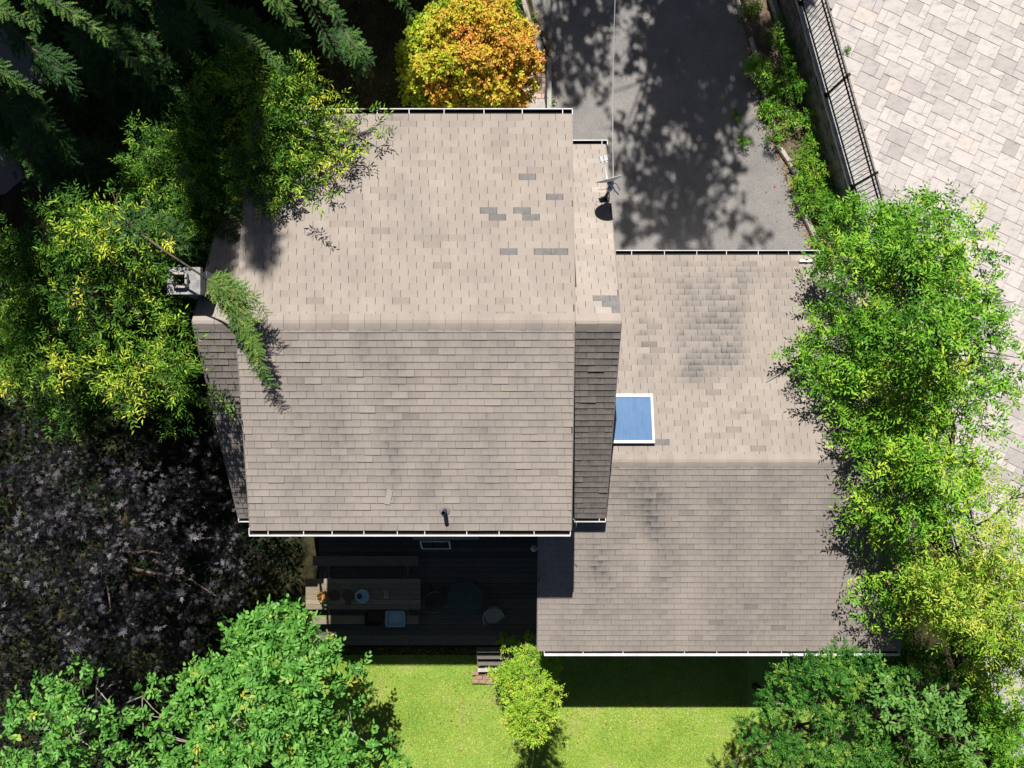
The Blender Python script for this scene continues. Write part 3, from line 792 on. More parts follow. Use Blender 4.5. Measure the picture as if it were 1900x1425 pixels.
# overhead service wire
w = MB(); pA = Vector((top.x + .07, top.y + .02, top.z + .02)); pB = at(1143.5, -70, 7.4)
pts = [pA.lerp(pB, k / 10) - Vector((0, 0, .25 * math.sin(PI * k / 10))) for k in range(11)]
w.tube(pts, .009, 5)
tag(w.build('service_wire', M['wire']), 'thin grey overhead wire running from the dish out across the driveway', 'wire')

# ------------------------------------------------------------------ paved patio, retaining wall, fence
ZP = 1.2
pA = at(1480, 5, ZP); pB = at(1577, 348, ZP)
fd = Vector((pB.x - pA.x, pB.y - pA.y, 0)).normalized()          # along the fence, towards the camera's bottom
fr = Vector((-fd.y, fd.x, 0))                                     # to the patio side (+x)
if fr.x < 0: fr = -fr
def fp(s, o, z): return Vector((pA.x, pA.y, 0)) + fd * s + fr * o + Vector((0, 0, z))
S0, S1 = -3.0, 21.5
mb = MB(); q = [fp(S0 - 6, .02, 0), fp(S1, .02, 0), fp(S1, 14, 0), fp(S0 - 6, 14, 0)]
mb.slab(ccw([(p.x, p.y) for p in q]), -.1, ZP - .045, .002)
patio = tag(mb.build('patio', M['joint']), kind='structure')
g = 13.62 * (HC - ZP) / FPX
e1 = Vector((.9075, -.42, 0)).normalized(); e2 = Vector((e1.y, -e1.x, 0))
O = at(1734.8, 60, ZP)
cell = [((0, 0), 3, 2), ((3, 1), 3, 2), ((3, -1), 2, 2), ((5, -1), 1, 2), ((0, 2), 1, 2), ((1, 2), 2, 2), ((0, 4), 2, 1), ((3, 3), 2, 1)]
prng = random.Random(21); pav = []
for i in range(-16, 24):
    for j in range(-10, 14):
        for (ox, oy), w, h in cell:
            a = ox + 2 * i + 6 * j; b = oy + 4 * i - 2 * j
            P = [O + e1 * (g * (a + x)) + e2 * (g * (b + y)) for x, y in ((0, 0), (w, 0), (w, h), (0, h))]
            c = (P[0] + P[2]) / 2; rel = c - Vector((pA.x, pA.y, 0))
            s, o_ = rel.dot(fd), rel.dot(fr)
            if not (S0 - 1 < s < S1 - .3 and .3 < o_ < 13.3): continue
            k = FPX / (HC - ZP); px, py = 950 + c.x * k, 712.5 - c.y * k
            if px > 2150 or py < -160 or py > 1500: continue
            if o_ < 1.6:
                base_ = Vector((pA.x, pA.y, 0)); R2 = []
                for n_ in range(len(P)):
                    p_, q_ = P[n_], P[(n_ + 1) % len(P)]; dp_, dq_ = (p_ - base_).dot(fr) - .80, (q_ - base_).dot(fr) - .80
                    if dp_ >= 0: R2.append(p_)
                    if dp_ * dq_ < 0: R2.append(p_.lerp(q_, dp_ / (dp_ - dq_)))
                P = R2
                if len(P) < 3: continue
                c = sum(P, Vector()) / len(P)
                if max((p_ - c).length for p_ in P) < .08: continue
            m_ = .0045
            Q = []
            for p in P:
                d = (c - p); d.z = 0; Q.append((p.x + (m_ if d.x > 0 else -m_) * .9, p.y + (m_ if d.y > 0 else -m_) * .9))
            tt = min(1, max(0, .5 + prng.gauss(0, .24)))
            vis = (-30 < px < 1930 and -30 < py < 1455)
            sc = 3 if vis and (py < 430 or px > 1835) else 2 if vis else 0
            pav.append((sc * 1e4 - (py if sc == 2 else 0), Q, ZP + prng.uniform(-.003, .003), tt))
pav.sort(key=lambda t: -t[0])
pm = MB()
for n, (sc, Q, z, tt) in enumerate(pav):
    if n < 300: MB().slab(ccw(Q), z - .05, z, .006, tt).build('paver', M['paver'], patio)
    else: pm.slab(ccw(Q), z - .05, z, .006, tt)
tag(pm.build('paver_field', M['paver'], patio), kind='stuff')

wall = empty('retaining_wall', fp(0, 0, 0), 'grey stone retaining wall carrying the black fence beside the garden bed', 'retaining wall')
wl = MB(); q = [fp(S0, .03, 0), fp(S1, .03, 0), fp(S1, .40, 0), fp(S0, .40, 0)]
wl.slab(ccw([(p.x, p.y) for p in q]), -.1, ZP - .085, .001); wl.build('wall_core', M['joint'], wall)
wr = random.Random(4); nb = int((S1 - S0) / .42)
for k in range(nb):
    s0 = S0 + k * .42; tt = wr.gauss(.5, .2)
    ir = [wr.uniform(-.012, .012) for _ in range(2)]
    q = [fp(s0 + .003, -.02 + ir[0], 0), fp(s0 + .417, -.02 + ir[1], 0), fp(s0 + .417, .43, 0), fp(s0 + .003, .43, 0)]
    MB().slab(ccw([(p.x, p.y) for p in q]), ZP - .08, ZP + .012, .008, tt).build('coping_stone', M['wallstone'], wall)
bm_ = random.Random(14)
for k in range(int((S1 - S0) / .36)):
    s0 = S0 + k * .36
    q = [fp(s0 + .004, .435, 0), fp(s0 + .356, .435, 0), fp(s0 + .356, .795, 0), fp(s0 + .004, .795, 0)]
    MB().slab(ccw([(p.x, p.y) for p in q]), ZP - .05, ZP + bm_.uniform(-.003, .003), .006, bm_.gauss(.12, .12)).build('border_paver', M['paver'], patio)
wf = MB()
for r in range(6):
    for k in range(int((S1 - S0) / .3)):
        s0 = S0 + k * .3 + (.15 if r % 2 else 0); o0 = .0 + wr.uniform(-.018, .012)
        q = [fp(s0 + .004, o0, 0), fp(s0 + .296, o0 + wr.uniform(-.01, .01), 0), fp(s0 + .296, .025, 0), fp(s0 + .004, .025, 0)]
        z0 = r * .186 - .05; wf.slab(ccw([(p.x, p.y) for p in q]), z0 + .002, z0 + .182, .012)
tag(wf.build('wall_blocks', M['wallface'], wall), kind='stuff')

fence = empty('fence', fp(0, .10, ZP), 'black metal picket fence standing on the retaining wall above the pavers', 'fence')
FO, FH = .07, 1.22
PS = (pB - pA).length
posts = [at(1480, 8, ZP), at(1530, 185, ZP), at(1577, 348, ZP)]
ps = [(Vector((p.x, p.y, 0)) - Vector((pA.x, pA.y, 0))).dot(fd) for p in posts]
st = (ps[2] - ps[0]) / 2; sp_ = [ps[0] + st * k for k in range(-1, 8)]
for s in sp_:
    m_ = MB(); c = fp(s, FO, 0); m_.box((c.x, c.y, ZP + FH / 2 + .05), (.06, .06, FH + .08), (fd, fr, Vector((0, 0, 1))))
    m_.box((c.x, c.y, ZP + .018), (.13, .13, .012), (fd, fr, Vector((0, 0, 1))))
    m_.box((c.x, c.y, ZP + FH + .105), (.075, .075, .03), (fd, fr, Vector((0, 0, 1)))); m_.build('post', M['black_metal'], fence)
for a, b in zip(sp_, sp_[1:]):
    for z in (.12, FH - .16, FH):
        m_ = MB(); c = fp((a + b) / 2, FO, ZP + z); m_.box(c, (b - a - .062, .034, .034), (fd, fr, Vector((0, 0, 1)))); m_.build('rail', M['black_metal'], fence)
    n = 21
    for k in range(1, n):
        c = fp(a + (b - a) * k / n, FO, ZP + FH / 2 + .05)
        m_ = MB(); m_.box(c, (.018, .018, FH - .04), (fd, fr, Vector((0, 0, 1)))); m_.build('picket', M['black_metal'], fence)

# ------------------------------------------------------------------ front walk, edging, handrail
walk = sheet('walkway', ccw(P0((955, 62), (1000, 62), (1012, 108), (1014, 330), (955, 330))), .02, M['joint'])
wk = random.Random(8)
for r in range(17):
    py = 68 + r * 9.6
    for c_ in range(4):
        x0 = 952 + c_ * 15.5 + (7 if r % 2 else 0); x1 = x0 + 14.8
        edge = 1000 + min(12, max(0, (py - 60) * .27))
        if x0 > edge - 3: continue
        x1 = min(x1, edge); a = at(x0, py, .03); b = at(x1, py + 9.0, .03)
        MB().slab(ccw([(a.x, a.y), (b.x, a.y), (b.x, b.y), (a.x, b.y)]), .0, .055 + wk.uniform(-.004, .004), .006, wk.gauss(.5, .2)).build('brick', M['walk'], walk)
kb = MB(); kb.slab(ccw(P0((984, 58), (996, 58), (1015, 108), (1023, 112), (1023, 420), (1014, 420), (1014, 112), (1003, 108))), -.05, .14, .012)
tag(kb.build('kerb', M['concrete']), 'pale concrete kerb between the brick walk and the driveway', kind='structure')
ln = MB(); a = at(984, 186, .16); b = at(1013, 330, .16); ln.slab(ccw([(a.x, a.y), (b.x, a.y), (b.x, b.y), (a.x, b.y)]), .0, .17, .015)
tag(ln.build('landing_slab', M['concrete']), 'pale concrete landing at the head of the brick walk', 'slab')
hr = empty('handrail', at(1013, 175, 0), 'grey metal handrail beside the brick walk near the front eave', 'handrail')
h_ = MB(); q0 = at(1013.5, 156, 1.0); q1 = at(1013.5, 250, 1.0); h_.tube([q0, q1], .024, 8); h_.build('rail', M['dark_steel'], hr)
for t_ in (.03, .5, .97):
    q = q0.lerp(q1, t_); h_ = MB(); h_.tube([(q.x, q.y, .1), (q.x, q.y, .98)], .018, 8); h_.build('post', M['dark_steel'], hr)
lp = empty('path_light', at(1012, 110, 0), 'small dark path light on a stake at the bend of the kerb', 'path light')
h_ = MB(); q = at(1012, 110, 0); h_.tube([(q.x, q.y, 0), (q.x, q.y, .5)], .012, 6); h_.build('stake', M['black_metal'], lp)
h_ = MB(); h_.lathe((q.x, q.y, .5), [(.03, -.08), (.05, 0), (.08, .01), (.01, .05)], 12); h_.build('lamp_head', M['dark_steel'], lp)

def timber(p0, p1, w, hgt, label, name='timber', z0=0., group=None):
    a = at(*p0, z0); b = at(*p1, z0); d = (b - a); L = d.length; d = d.normalized(); n_ = Vector((-d.y, d.x, 0))
    m_ = MB(); h2 = w / 2; rr = random.Random(int(p0[0] * 7 + p0[1])); N_ = 6
    for i in range(N_):
        pass
    pr = []
    for i in range(N_ + 1):
        c = a + d * (L * i / N_); jw = rr.uniform(-.008, .008)
        for (o, z) in ((-h2 + jw, z0 - .05), (-h2 + jw, z0 + hgt - .012), (-h2 + .012 + jw, z0 + hgt), (h2 - .012 + jw, z0 + hgt), (h2 + jw, z0 + hgt - .012), (h2 + jw, z0 - .05)):
            pr.append(c + n_ * o + Vector((0, 0, z - z0)))
    F = [tuple(range(6))[::-1], tuple(range(N_ * 6, N_ * 6 + 6))]
    for i in range(N_):
        for k in range(6):
            F.append((i * 6 + k, i * 6 + (k + 1) % 6, i * 6 + 6 + (k + 1) % 6, i * 6 + 6 + k))
    m_.add(pr, F, rr.uniform(.35, .75))
    return tag(m_.build(name, M['timber']), label, 'timber', group)
GT = 'timbers edging the right side of the driveway'
timber((1366, 0), (1374, 32), .10, .14, 'weathered edging timber in deep shade at the top end of the driveway', group=GT)
timber((1391, 72), (1404, 112), .10, .12, 'dark edging timber just above the first leafy bed plant', group=GT)
timber((1411, 140), (1421, 192), .11, .16, 'edging timber half buried under the yellowish bed plant', group=GT)
timber((1425, 202), (1441, 255), .07, .10, 'thin leaning edging board among low weeds', group=GT)
timber((1443, 272), (1480, 330), .12, .14, 'broken edging timber slanting beside the bare soil', group=GT)
timber((1470, 358), (1493, 402), .13, .14, 'pale split edging timber beside the brightest bed plants', group=GT)
timber((1488, 396), (1516, 452), .13, .15, 'edging timber ending at the front gutter of the wing', group=GT)
timber((1428, -5), (1460, 92), .14, .22, 'raised grey timber inside the bed, upper end of the bed', group='timbers inside the bed')
timber((968, -8), (985, 55), .13, .15, 'sunlit pale timber edging the hosta bed by the driveway', group='timbers by the front walk')
timber((960, 53), (997, 52), .10, .20, 'upper of two pale step timbers across the brick walk', group='timbers by the front walk')
timber((962, 59.5), (998, 58.5), .08, .16, 'lower of two pale step timbers across the brick walk', group='timbers by the front walk')
ws = MB(); q = at(1457, 30, .1)
for k in range(2):
    c = q + Vector((k * .11 - .05, .02 * k, .03 * k)); P = []
    for i in range(5):
        for j in range(4):
            P.append(c + Vector((j * .05 - .06 + .015 * i, .2 - i * .11, .18 - .02 * i + (.03 if j in (0, 3) else .06) + R.uniform(-.01, .01))))
    F = [(i * 4 + j, i * 4 + j + 1, i * 4 + j + 5, i * 4 + j + 4) for i in range(4) for j in range(3)]
    ws.add(P, F)
tag(ws.build('white_sheet', M['white_stone']), 'crumpled white sheet caught in the bed plants below the fence', 'sheet')
rl = MB(); q = at(1437, 346, .02); rl.add([q + Vector(v) for v in ((-.03, 0, .01), (0, -.025, .02), (.035, .005, .012), (.005, .03, .022))], [(0, 1, 2, 3)]); tag(rl.build('red_petal', M['red_leaf']), 'tiny red petal lying alone on the driveway', 'petal')

M['litter'] = leaf_mat('dry_leaf', [(0., (.16, .08, .03)), (.5, (.34, .17, .06)), (1., (.50, .36, .12))], .8, .1, .1)
rng = np.random.default_rng(66); lp_ = []
for (a_, b_, n_) in (((1366, 0), (1412, 190), 90), ((1412, 190), (1450, 280), 150), ((1450, 280), (1482, 380), 160), ((1482, 380), (1515, 458), 140), ((990, 20), (1020, 108), 150), ((1024, 108), (1024, 205), 60)):
    for k in range(n_):
        t_ = rng.random(); sd_ = -1 if a_[0] > 1200 else 1; q = at(a_[0] + (b_[0] - a_[0]) * t_ + sd_ * abs(rng.normal()) * 9, a_[1] + (b_[1] - a_[1]) * t_ + rng.normal() * 4, 0); lp_.append((q.x, q.y, .022))
for k in range(160):
    q = at(rng.uniform(1030, 1500), rng.uniform(-20, 465), 0); lp_.append((q.x, q.y, .022))
for k in range(260):
    q = at(rng.uniform(600, 1400), rng.uniform(1240, 1440), 0); lp_.append((q.x, q.y, .05))
P = np.array(lp_); n = len(P); a_ = rng.uniform(0, 2 * PI, n); lv = Leaves()
lv.add('oval', P, np.column_stack([np.cos(a_), np.sin(a_), rng.normal(size=n) * .15]), np.array([0, 0, 1.]) + rng.normal(size=(n, 3)) * .25, rng.uniform(.03, .07, n), rng.uniform(.02, .04, n), rng.random(n))
tag(lv.build('fallen_leaves', M['litter']), kind='stuff')

# ------------------------------------------------------------------ deck behind the house
ZD = 1.05
d0 = at(592, 990, ZD); d1 = at(988, 1197, ZD)
deck = empty('deck', ((d0.x + d1.x) / 2, (d0.y + d1.y) / 2, 0), 'weathered grey plank deck in the shade behind the house', 'deck')
y = -2.62; dr = random.Random(5)
while y - .03 > d1.y:
    x1 = .86
    m_ = MB(); m_.slab(ccw([(d0.x, y - .003), (x1, y - .003), (x1, y - .138), (d0.x, y - .138)]), ZD - .04, ZD + dr.uniform(-.003, .003), .005, dr.uniform(.2, .9)); m_.build('plank', M['deck'], deck); y -= .142
m_ = MB()
for x in (d0.x + .1, -3.6, -1.9, -.3, .78): m_.bbox(x - .05, x + .05, y + .02, -2.63, ZD - .2, ZD - .045)
for x in (d0.x + .1, -2.6, .78):
    for yy in (y + .2, -4.6): m_.bbox(x - .051, x + .051, yy - .05, yy + .05, -.05, ZD - .201)
m_.build('frame', M['deck'], deck)
m_ = MB(); m_.bbox(d0.x, .86, y + .137, y + .165, ZD - .2, ZD - .006); m_.build('fascia_board', M['deck'], deck)
stp = empty('garden_steps', at(905, 1235, 0), 'short flight of grey wooden steps with a red brick base at the deck edge', 'steps')
sa, sb = at(886, 1236, .3), at(950, 1236, .3)
for k, (yy, zz) in enumerate(((at(0, 1201, .85).y, .85), (at(0, 1213, .66).y, .66), (at(0, 1225, .48).y, .48), (at(0, 1237, .30).y, .30))):
    m_ = MB(); m_.slab(ccw([(sa.x, yy), (sb.x, yy), (sb.x, yy - .15), (sa.x, yy - .15)]), zz - .04, zz, .008, .6 + .2 * k); m_.build('tread', M['timber'] if k == 3 else M['deck'], stp)
bx0 = at(876, 1246, .1)
for r in range(3):
    for k in range(8):
        xx = bx0.x + k * .205 + (.1 if r % 2 else 0); yy = at(0, 1240, .1).y - r * .115 - .10
        m_ = MB(); m_.slab(ccw([(xx, yy), (xx + .195, yy), (xx + .195, yy - .105), (xx, yy - .105)]), -.05, .10 + dr.uniform(-.012, .012), .008, .5); m_.build('brick', M['brick'], stp)
m_ = MB(); yy = at(0, 1267, .05).y; m_.slab(ccw([(bx0.x, yy + .08), (bx0.x + 1.4, yy + .07), (bx0.x + 1.4, yy - .03), (bx0.x, yy - .02)]), -.02, .07, .01); m_.build('edging_slab', M['concrete'], stp)

# picnic table with its benches
ZT = 1.80
ta, tb = at(567, 1074, ZT), at(780, 1131, ZT)
tbl = empty('picnic_table', ((ta.x + tb.x) / 2, (ta.y + tb.y) / 2, ZD), 'long weathered wooden picnic table with attached benches on the deck', 'picnic table')
hN = (ta.y - tb.y) / 6
for k in range(6):
    m_ = MB(); m_.slab(ccw([(ta.x, ta.y - k * hN - .004), (tb.x, ta.y - k * hN - .004), (tb.x, ta.y - (k + 1) * hN + .004), (ta.x, ta.y - (k + 1) * hN + .004)]), ZT - .04, ZT + dr.uniform(-.002, .002), .005, dr.uniform(.3, .8)); m_.build('tabletop_plank', M['table_wood'], tbl)
for y0_, y1_ in ((1032, 1050), (1142, 1158)):
    a = at(580, y0_, 1.5); b = at(776, y1_, 1.5)
    m_ = MB(); m_.slab(ccw([(a.x, a.y), (b.x, a.y), (b.x, b.y), (a.x, b.y)]), 1.46, 1.50, .006, .45); m_.build('bench_plank', M['table_wood'], tbl)
ymid = (ta.y + tb.y) / 2
for x in (ta.x + .45, tb.x - .45):
    for s in (-1, 1):
        m_ = MB(); m_.tube([(x, ymid + s * .62, ZD + .01), (x, ymid + s * .25, ZT - .05)], .045, 4); m_.build('leg', M['table_wood'], tbl)
    m_ = MB(); m_.bbox(x + .05, x + .09, ymid - .85, ymid + .72, 1.38, 1.455); m_.build('cross_beam', M['table_wood'], tbl)
# things on the table
def dish_(px, py, r, z, name, mat, label, cat, prof):
    c = at(px, py, z); m_ = MB(); m_.lathe((c.x, c.y, z), [(a * r, b) for a, b in prof], 28); return tag(m_.build(name, mat, None, True), label, cat)
plate = [(.001, .012), (.6, .012), (.72, .02), (1., .04), (1., .034), (.7, .004), (.001, .004)]
o = dish_(673, 1105, .185, ZT + .004, 'serving_bowl', M['plastic_blue'], 'pale blue round bowl on the picnic table', 'bowl', [(.001, .014), (.62, .014), (.85, .06), (1., .075), (1.02, .07), (.8, .01), (.001, .003)])
c = at(667, 1106, ZT)
m_ = MB(); m_.lathe((c.x, c.y, ZT + .02), [(.001, .05), (.05, .045), (.075, .02), (.06, .0)], 14); tag(m_.build('dark_cup', M['dark_steel'], None, True), 'small dark lump sitting inside the pale blue bowl', 'cup')
disc = [(.001, .012), (.8, .012), (.97, .02), (1., .012), (1., .003), (.001, .003)]
dish_(621, 1105, .14, ZT + .003, 'round_placemat', M['terra_mat'], 'brown round mat on the table next to the flower pot', 'placemat', disc)
dish_(646, 1105, .155, ZT + .003, 'round_placemat', M['terra_mat'], 'brown round mat on the table next to the blue bowl', 'placemat', disc)
def spade(p0, p1, px, label):
    a, b = at(*p0, ZT + .02), at(*p1, ZT + .02); d = (b - a).normalized(); n_ = Vector((-d.y, d.x, 0))
    root = empty('toy_spade', a, label, 'toy spade')
    m_ = MB(); m_.tube([a, b], .011, 6); m_.build('shaft', M['pink_wood'], root)
    m_ = MB(); m_.tube([b + d * .0, b + n_ * .06 + d * .05, b + n_ * .06 + d * .11, b - n_ * .06 + d * .11, b - n_ * .06 + d * .05, b], .010, 6); m_.build('grip', M['pink_wood'], root)
    m_ = MB(); m_.add([a + n_ * .045, a - n_ * .045, a - n_ * .055 - d * .12, a - d * .18 - Vector((0, 0, .01)), a + n_ * .055 - d * .12], [(0, 1, 2, 3, 4)]); m_.add([v + Vector((0, 0, -.006)) for v in (a + n_ * .045, a - n_ * .045, a - n_ * .055 - d * .12, a - d * .18 - Vector((0, 0, .01)), a + n_ * .055 - d * .12)], [(4, 3, 2, 1, 0)])
    m_.build('blade', M['terra_mat'], root)
spade((652, 1119), (684, 1120.5), 0, 'toy spade with a pinkish D handle on the near edge of the picnic table')
st_ = MB(); st_.tube([at(634, 1088, ZT + .012), at(658, 1094, ZT + .012)], .010, 6); st_.tube([at(685, 1112, ZT + .012), at(696, 1112.3, ZT + .012)], .010, 6)
tag(st_.build('stick', M['timber']), 'thin pale stick lying on the picnic table behind the bowl', 'stick')
tg = MB()
for s in (0, 1): tg.tube([at(712 + s * 4, 1094, ZT + .015), at(714.5 + s * 4.5, 1106, ZT + .02)], .008, 6); tg.lathe(at(714.5 + s * 4.5, 1108, ZT + .02), [(.001, .025), (.022, .015), (.022, -.01), (.001, -.015)], 8)
tag(tg.build('tongs', M['dish']), 'pair of metal tongs with white tips on the picnic table', 'tongs')
fpot = empty('flower_pot', at(603, 1102, ZT), 'terracotta flower pot with yellow and red flowers at the sunlit table end', 'flower pot')
c = at(603, 1102, ZT)
m_ = MB(); m_.lathe((c.x, c.y, ZT + .004), [(.001, .0), (.07, .0), (.10, .16), (.115, .16), (.115, .20), (.095, .20), (.09, .15), (.001, .15)], 18); m_.build('pot', M['clay'], fpot, True)
lv = Leaves(); k = 70; u = unit(NP, k, .9); P = np.array(c) + np.array([0, 0, .2]) + u * np.array([.12, .12, .12])
lv.add('oval', P, u + np.array([0, 0, .4]), unit(NP, k, 1), .07, .045, NP.random(k)); lv.build('flowers', M['orange'], fpot)
# bins
def bin_(px, py, w, d, z, mat, label):
    c = at(px, py, z + .15); root_ = MB(); h = .15
    prof = []
    def ring(s, zz):
        pts = []; rr = .05
        for (sx, sy, a0) in ((1, 1, 0), (-1, 1, 90), (-1, -1, 180), (1, -1, 270)):
            for k in range(4):
                a = math.radians(a0 + k * 30); pts.append((c.x + sx * (w / 2 * s - rr) + rr * math.cos(a), c.y + sy * (d / 2 * s - rr) + rr * math.sin(a), zz))
        return pts
    R_ = [ring(.84, z), ring(.97, z + h), ring(1.03, z + h + .004), ring(1.03, z + h + .02), ring(.94, z + h + .02), ring(.90, z + h - .02), ring(.78, z + .02)]
    P = [p for r in R_ for p in r]; n = 16; F = [tuple(range(n))[::-1], tuple(range(6 * n, 7 * n))]
    for i in range(6):
        for k in range(n): F.append((i * n + k, i * n + (k + 1) % n, (i + 1) * n + (k + 1) % n, (i + 1) * n + k))
    root_.add(P, F); return tag(root_.build('storage_bin', mat), label, 'bin')
bin_(733.5, 1148, .50, .41, 1.505, M['plastic_blue'], 'open pale blue plastic bin on the near bench of the picnic table')
bin_(694, 1148, .50, .39, 1.505, M['plastic_dark'], 'open dark brown plastic bin next to the pale blue bin')
# round table and chairs
rt = empty('round_table', at(863, 1110, ZD), 'dark green round garden table on the shaded deck', 'garden table'); c = at(863, 1110, 1.77)
m_ = MB(); m_.lathe((c.x, c.y, 1.75), [(.001, 0), (.44, 0), (.47, .01), (.47, .025), (.44, .03), (.001, .03)], 36); m_.build('tabletop', M['slate_top'], rt)
for k in range(4):
    a = PI / 4 + k * PI / 2; m_ = MB(); m_.tube([(c.x + .36 * math.cos(a), c.y + .36 * math.sin(a), ZD), (c.x + .16 * math.cos(a), c.y + .16 * math.sin(a), 1.75)], .018, 6); m_.build('leg', M['dark_steel'], rt)
def chair(px, py, rz, mat, frame, label, back=True):
    c = at(px, py, ZD + .45); root = empty('garden_chair', (c.x, c.y, ZD), label, 'chair')
    cs, sn = math.cos(rz), math.sin(rz)
    def w_(x, y, z): return Vector((c.x + x * cs - y * sn, c.y + x * sn + y * cs, ZD + z))
    pts = []
    for k in range(24):
        t_ = 2 * PI * k / 24; pts.append((.25 * math.cos(t_), .24 * math.sin(t_) if math.sin(t_) > 0 else .20 * math.sin(t_)))
    m_ = MB(); P = [w_(x, y, .43) for x, y in pts] + [w_(x, y, .46) for x, y in pts] + [w_(x * .8, y * .8, .45) for x, y in pts]
    F = [tuple(range(48, 72))]
    for a in (0, 24):
        for k in range(24): F.append((a + k, a + (k + 1) % 24, a + 24 + (k + 1) % 24, a + 24 + k))
    m_.add(P, F); m_.build('seat', mat, root)
    arc = [w_(.28 * math.cos(math.radians(a)), .27 * math.sin(math.radians(a)), .78 - .14 * abs(a - 90) / 110) for a in range(-20, 201, 20)]
    m_ = MB(); m_.tube(arc, .018, 6); m_.build('backrest_rim', frame, root)
    for a in range(30, 151, 12):
        t_ = math.radians(a); m_ = MB(); m_.tube([w_(.235 * math.cos(t_), .225 * math.sin(t_), .46), w_(.28 * math.cos(t_), .27 * math.sin(t_), .77 - .14 * abs(a - 90) / 110)], .007, 5); m_.build('backrest_slat', mat, root)
    for sx in (-1, 1):
        for sy in (-1, 1):
            m_ = MB(); m_.tube([w_(sx * .19, sy * .16, .43), w_(sx * .22, sy * .2, .0)], .014, 6); m_.build('leg', frame, root)
chair(916, 1142, math.radians(20), M['wicker'], M['wicker'], 'pale wicker tub chair on the deck right of the round table')
chair(808, 1112, math.radians(80), M['plastic_dark'], M['dark_steel'], 'dark metal framed chair on the deck left of the round table')
wlt = empty('wall_lamp', at(991, 1017, 2.2), 'small pale outdoor lamp at the corner beside the deck', 'lamp'); c = at(991, 1017, 2.2)
m_ = MB(); m_.bbox(.86, .915, c.y - .05, c.y + .05, 2.05, 2.35); m_.build('bracket', M['dish'], wlt)
m_ = MB(); m_.lathe((c.x, c.y, 2.15), [(.03, -.05), (.07, 0), (.09, .08), (.05, .12), (.001, .13)], 14); m_.tube([(c.x, c.y, 2.26), (.9, c.y, 2.30)], .012, 5); m_.build('shade', M['dish'], wlt, True)
# loose cable end hanging by the back corner of the dormer
m_ = MB(); q = at(1056, 962, 5.7); m_.tube([q, q + Vector((.07, .0, -.02)), q + Vector((.13, -.06, -.06)), q + Vector((.165, -.14, -.12)), q + Vector((.165, -.21, -.2))], .008, 5)
tag(m_.build('hanging_cable', M['wire'], house), None)

# ------------------------------------------------------------------ trees and plants
# big ash tree over the right of the wing
BL = [(1640, 395, 6.0, .42), (1705, 400, 6.3, .5), (1765, 392, 5.8, .30), (1575, 415, 5.2, .55), (1640, 450, 6.4, .7), (1720, 460, 6.6, .7), (1800, 440, 6., .40), (1845, 462, 5.6, .28),
    (1520, 505, 5.8, .5), (1590, 510, 6.6, .7), (1680, 530, 7.2, .8), (1770, 520, 6.8, .6), (1840, 545, 6.2, .42), (1545, 590, 6.0, .5), (1620, 610, 7.0, .7), (1720, 610, 7.3, .8), (1800, 610, 6.8, .55), (1862, 600, 6., .38),
    (1490, 655, 5.2, .42), (1545, 680, 5.8, .6), (1610, 700, 6.4, .6), (1700, 700, 7.2, .65, .3), (1740, 660, 7.4, .4, .25), (1790, 700, 6.6, .6), (1865, 680, 6., .45), (1890, 640, 5.8, .3),
    (1530, 740, 5.2, .40), (1600, 775, 5.8, .55), (1670, 790, 6.6, .65), (1750, 775, 6.6, .6), (1830, 760, 6., .45), (1885, 740, 5.6, .35, .2), (1650, 860, 6.2, .6), (1720, 870, 6.6, .65), (1790, 850, 6., .5), (1860, 825, 5.6, .35),
    (1600, 830, 5., .3), (1630, 930, 5.8, .5), (1690, 950, 6.4, .6), (1760, 935, 6.2, .55), (1615, 990, 5.2, .38), (1670, 1030, 5.8, .5), (1600, 1060, 4.9, .28), (1640, 1100, 5.0, .42), (1690, 1110, 5.4, .45), (1665, 1165, 4.8, .35)]
BL += [(1585, 905, 5, .25), (1580, 985, 5, .22), (1570, 1085, 5, .2), (1625, 1140, 5, .3), (1555, 800, 5, .25), (1470, 650, 5, .2)]
def low(b):
    px, py, z = b[:3]
    if py > 760: b = (*b[:4], (b[4] if len(b) > 4 else 0.) + .14)
    if px > 1715: return (px, py, z - .4, b[3] * (.78 if px > 1815 else 1.), *b[4:])
    k = FPX / (HC - 4.3); y_ = (712.5 - py) / k; roof = GR - abs(y_ + 1.73) * (GR - GE) / 4.8 if py > 475 else 3.2
    return (px, py, roof + .30 + max(0, z - 4.8) * .55, *b[3:])
B = pxblobs([low(b) for b in BL])
tree('ash_tree', 'tall green ash tree overhanging the right side of the low wing roof', 'tree', (10.35, 0.6, 0), 3.2, B, M['ash'], jit=.17, seed=31, density=250, r0=.15, limbs=14, tbase=.50, tilt=.5, L=.122, W=.040, nleaf=11, ls=.42, per=8, rel=.40, fork=(10.3, -.2, 3.6))
B = pxblobs([(1830, 900, 5.6, .45, .05), (1870, 950, 6., .42), (1810, 1000, 6.2, .55), (1770, 1060, 6., .55), (1850, 1040, 6.4, .5), (1890, 1010, 6, .35), (1720, 1080, 5.6, .45), (1790, 1130, 6.2, .6), (1860, 1120, 6.2, .5), (1740, 1140, 5.6, .45), (1830, 1190, 5.8, .55), (1890, 1180, 5.8, .45), (1880, 1245, 5.4, .40), (1780, 1190, 5.2, .4), (1920, 1080, 6., .5), (1925, 1180, 5.8, .5), (1905, 900, 5.6, .4), (1930, 1260, 5.4, .45), (1840, 1090, 5., .7), (1760, 1110, 4.8, .7), (1850, 1180, 4.6, .7), (1890, 1080, 4.8, .6), (1700, 1130, 4.6, .5), (1820, 1240, 4.4, .5)])
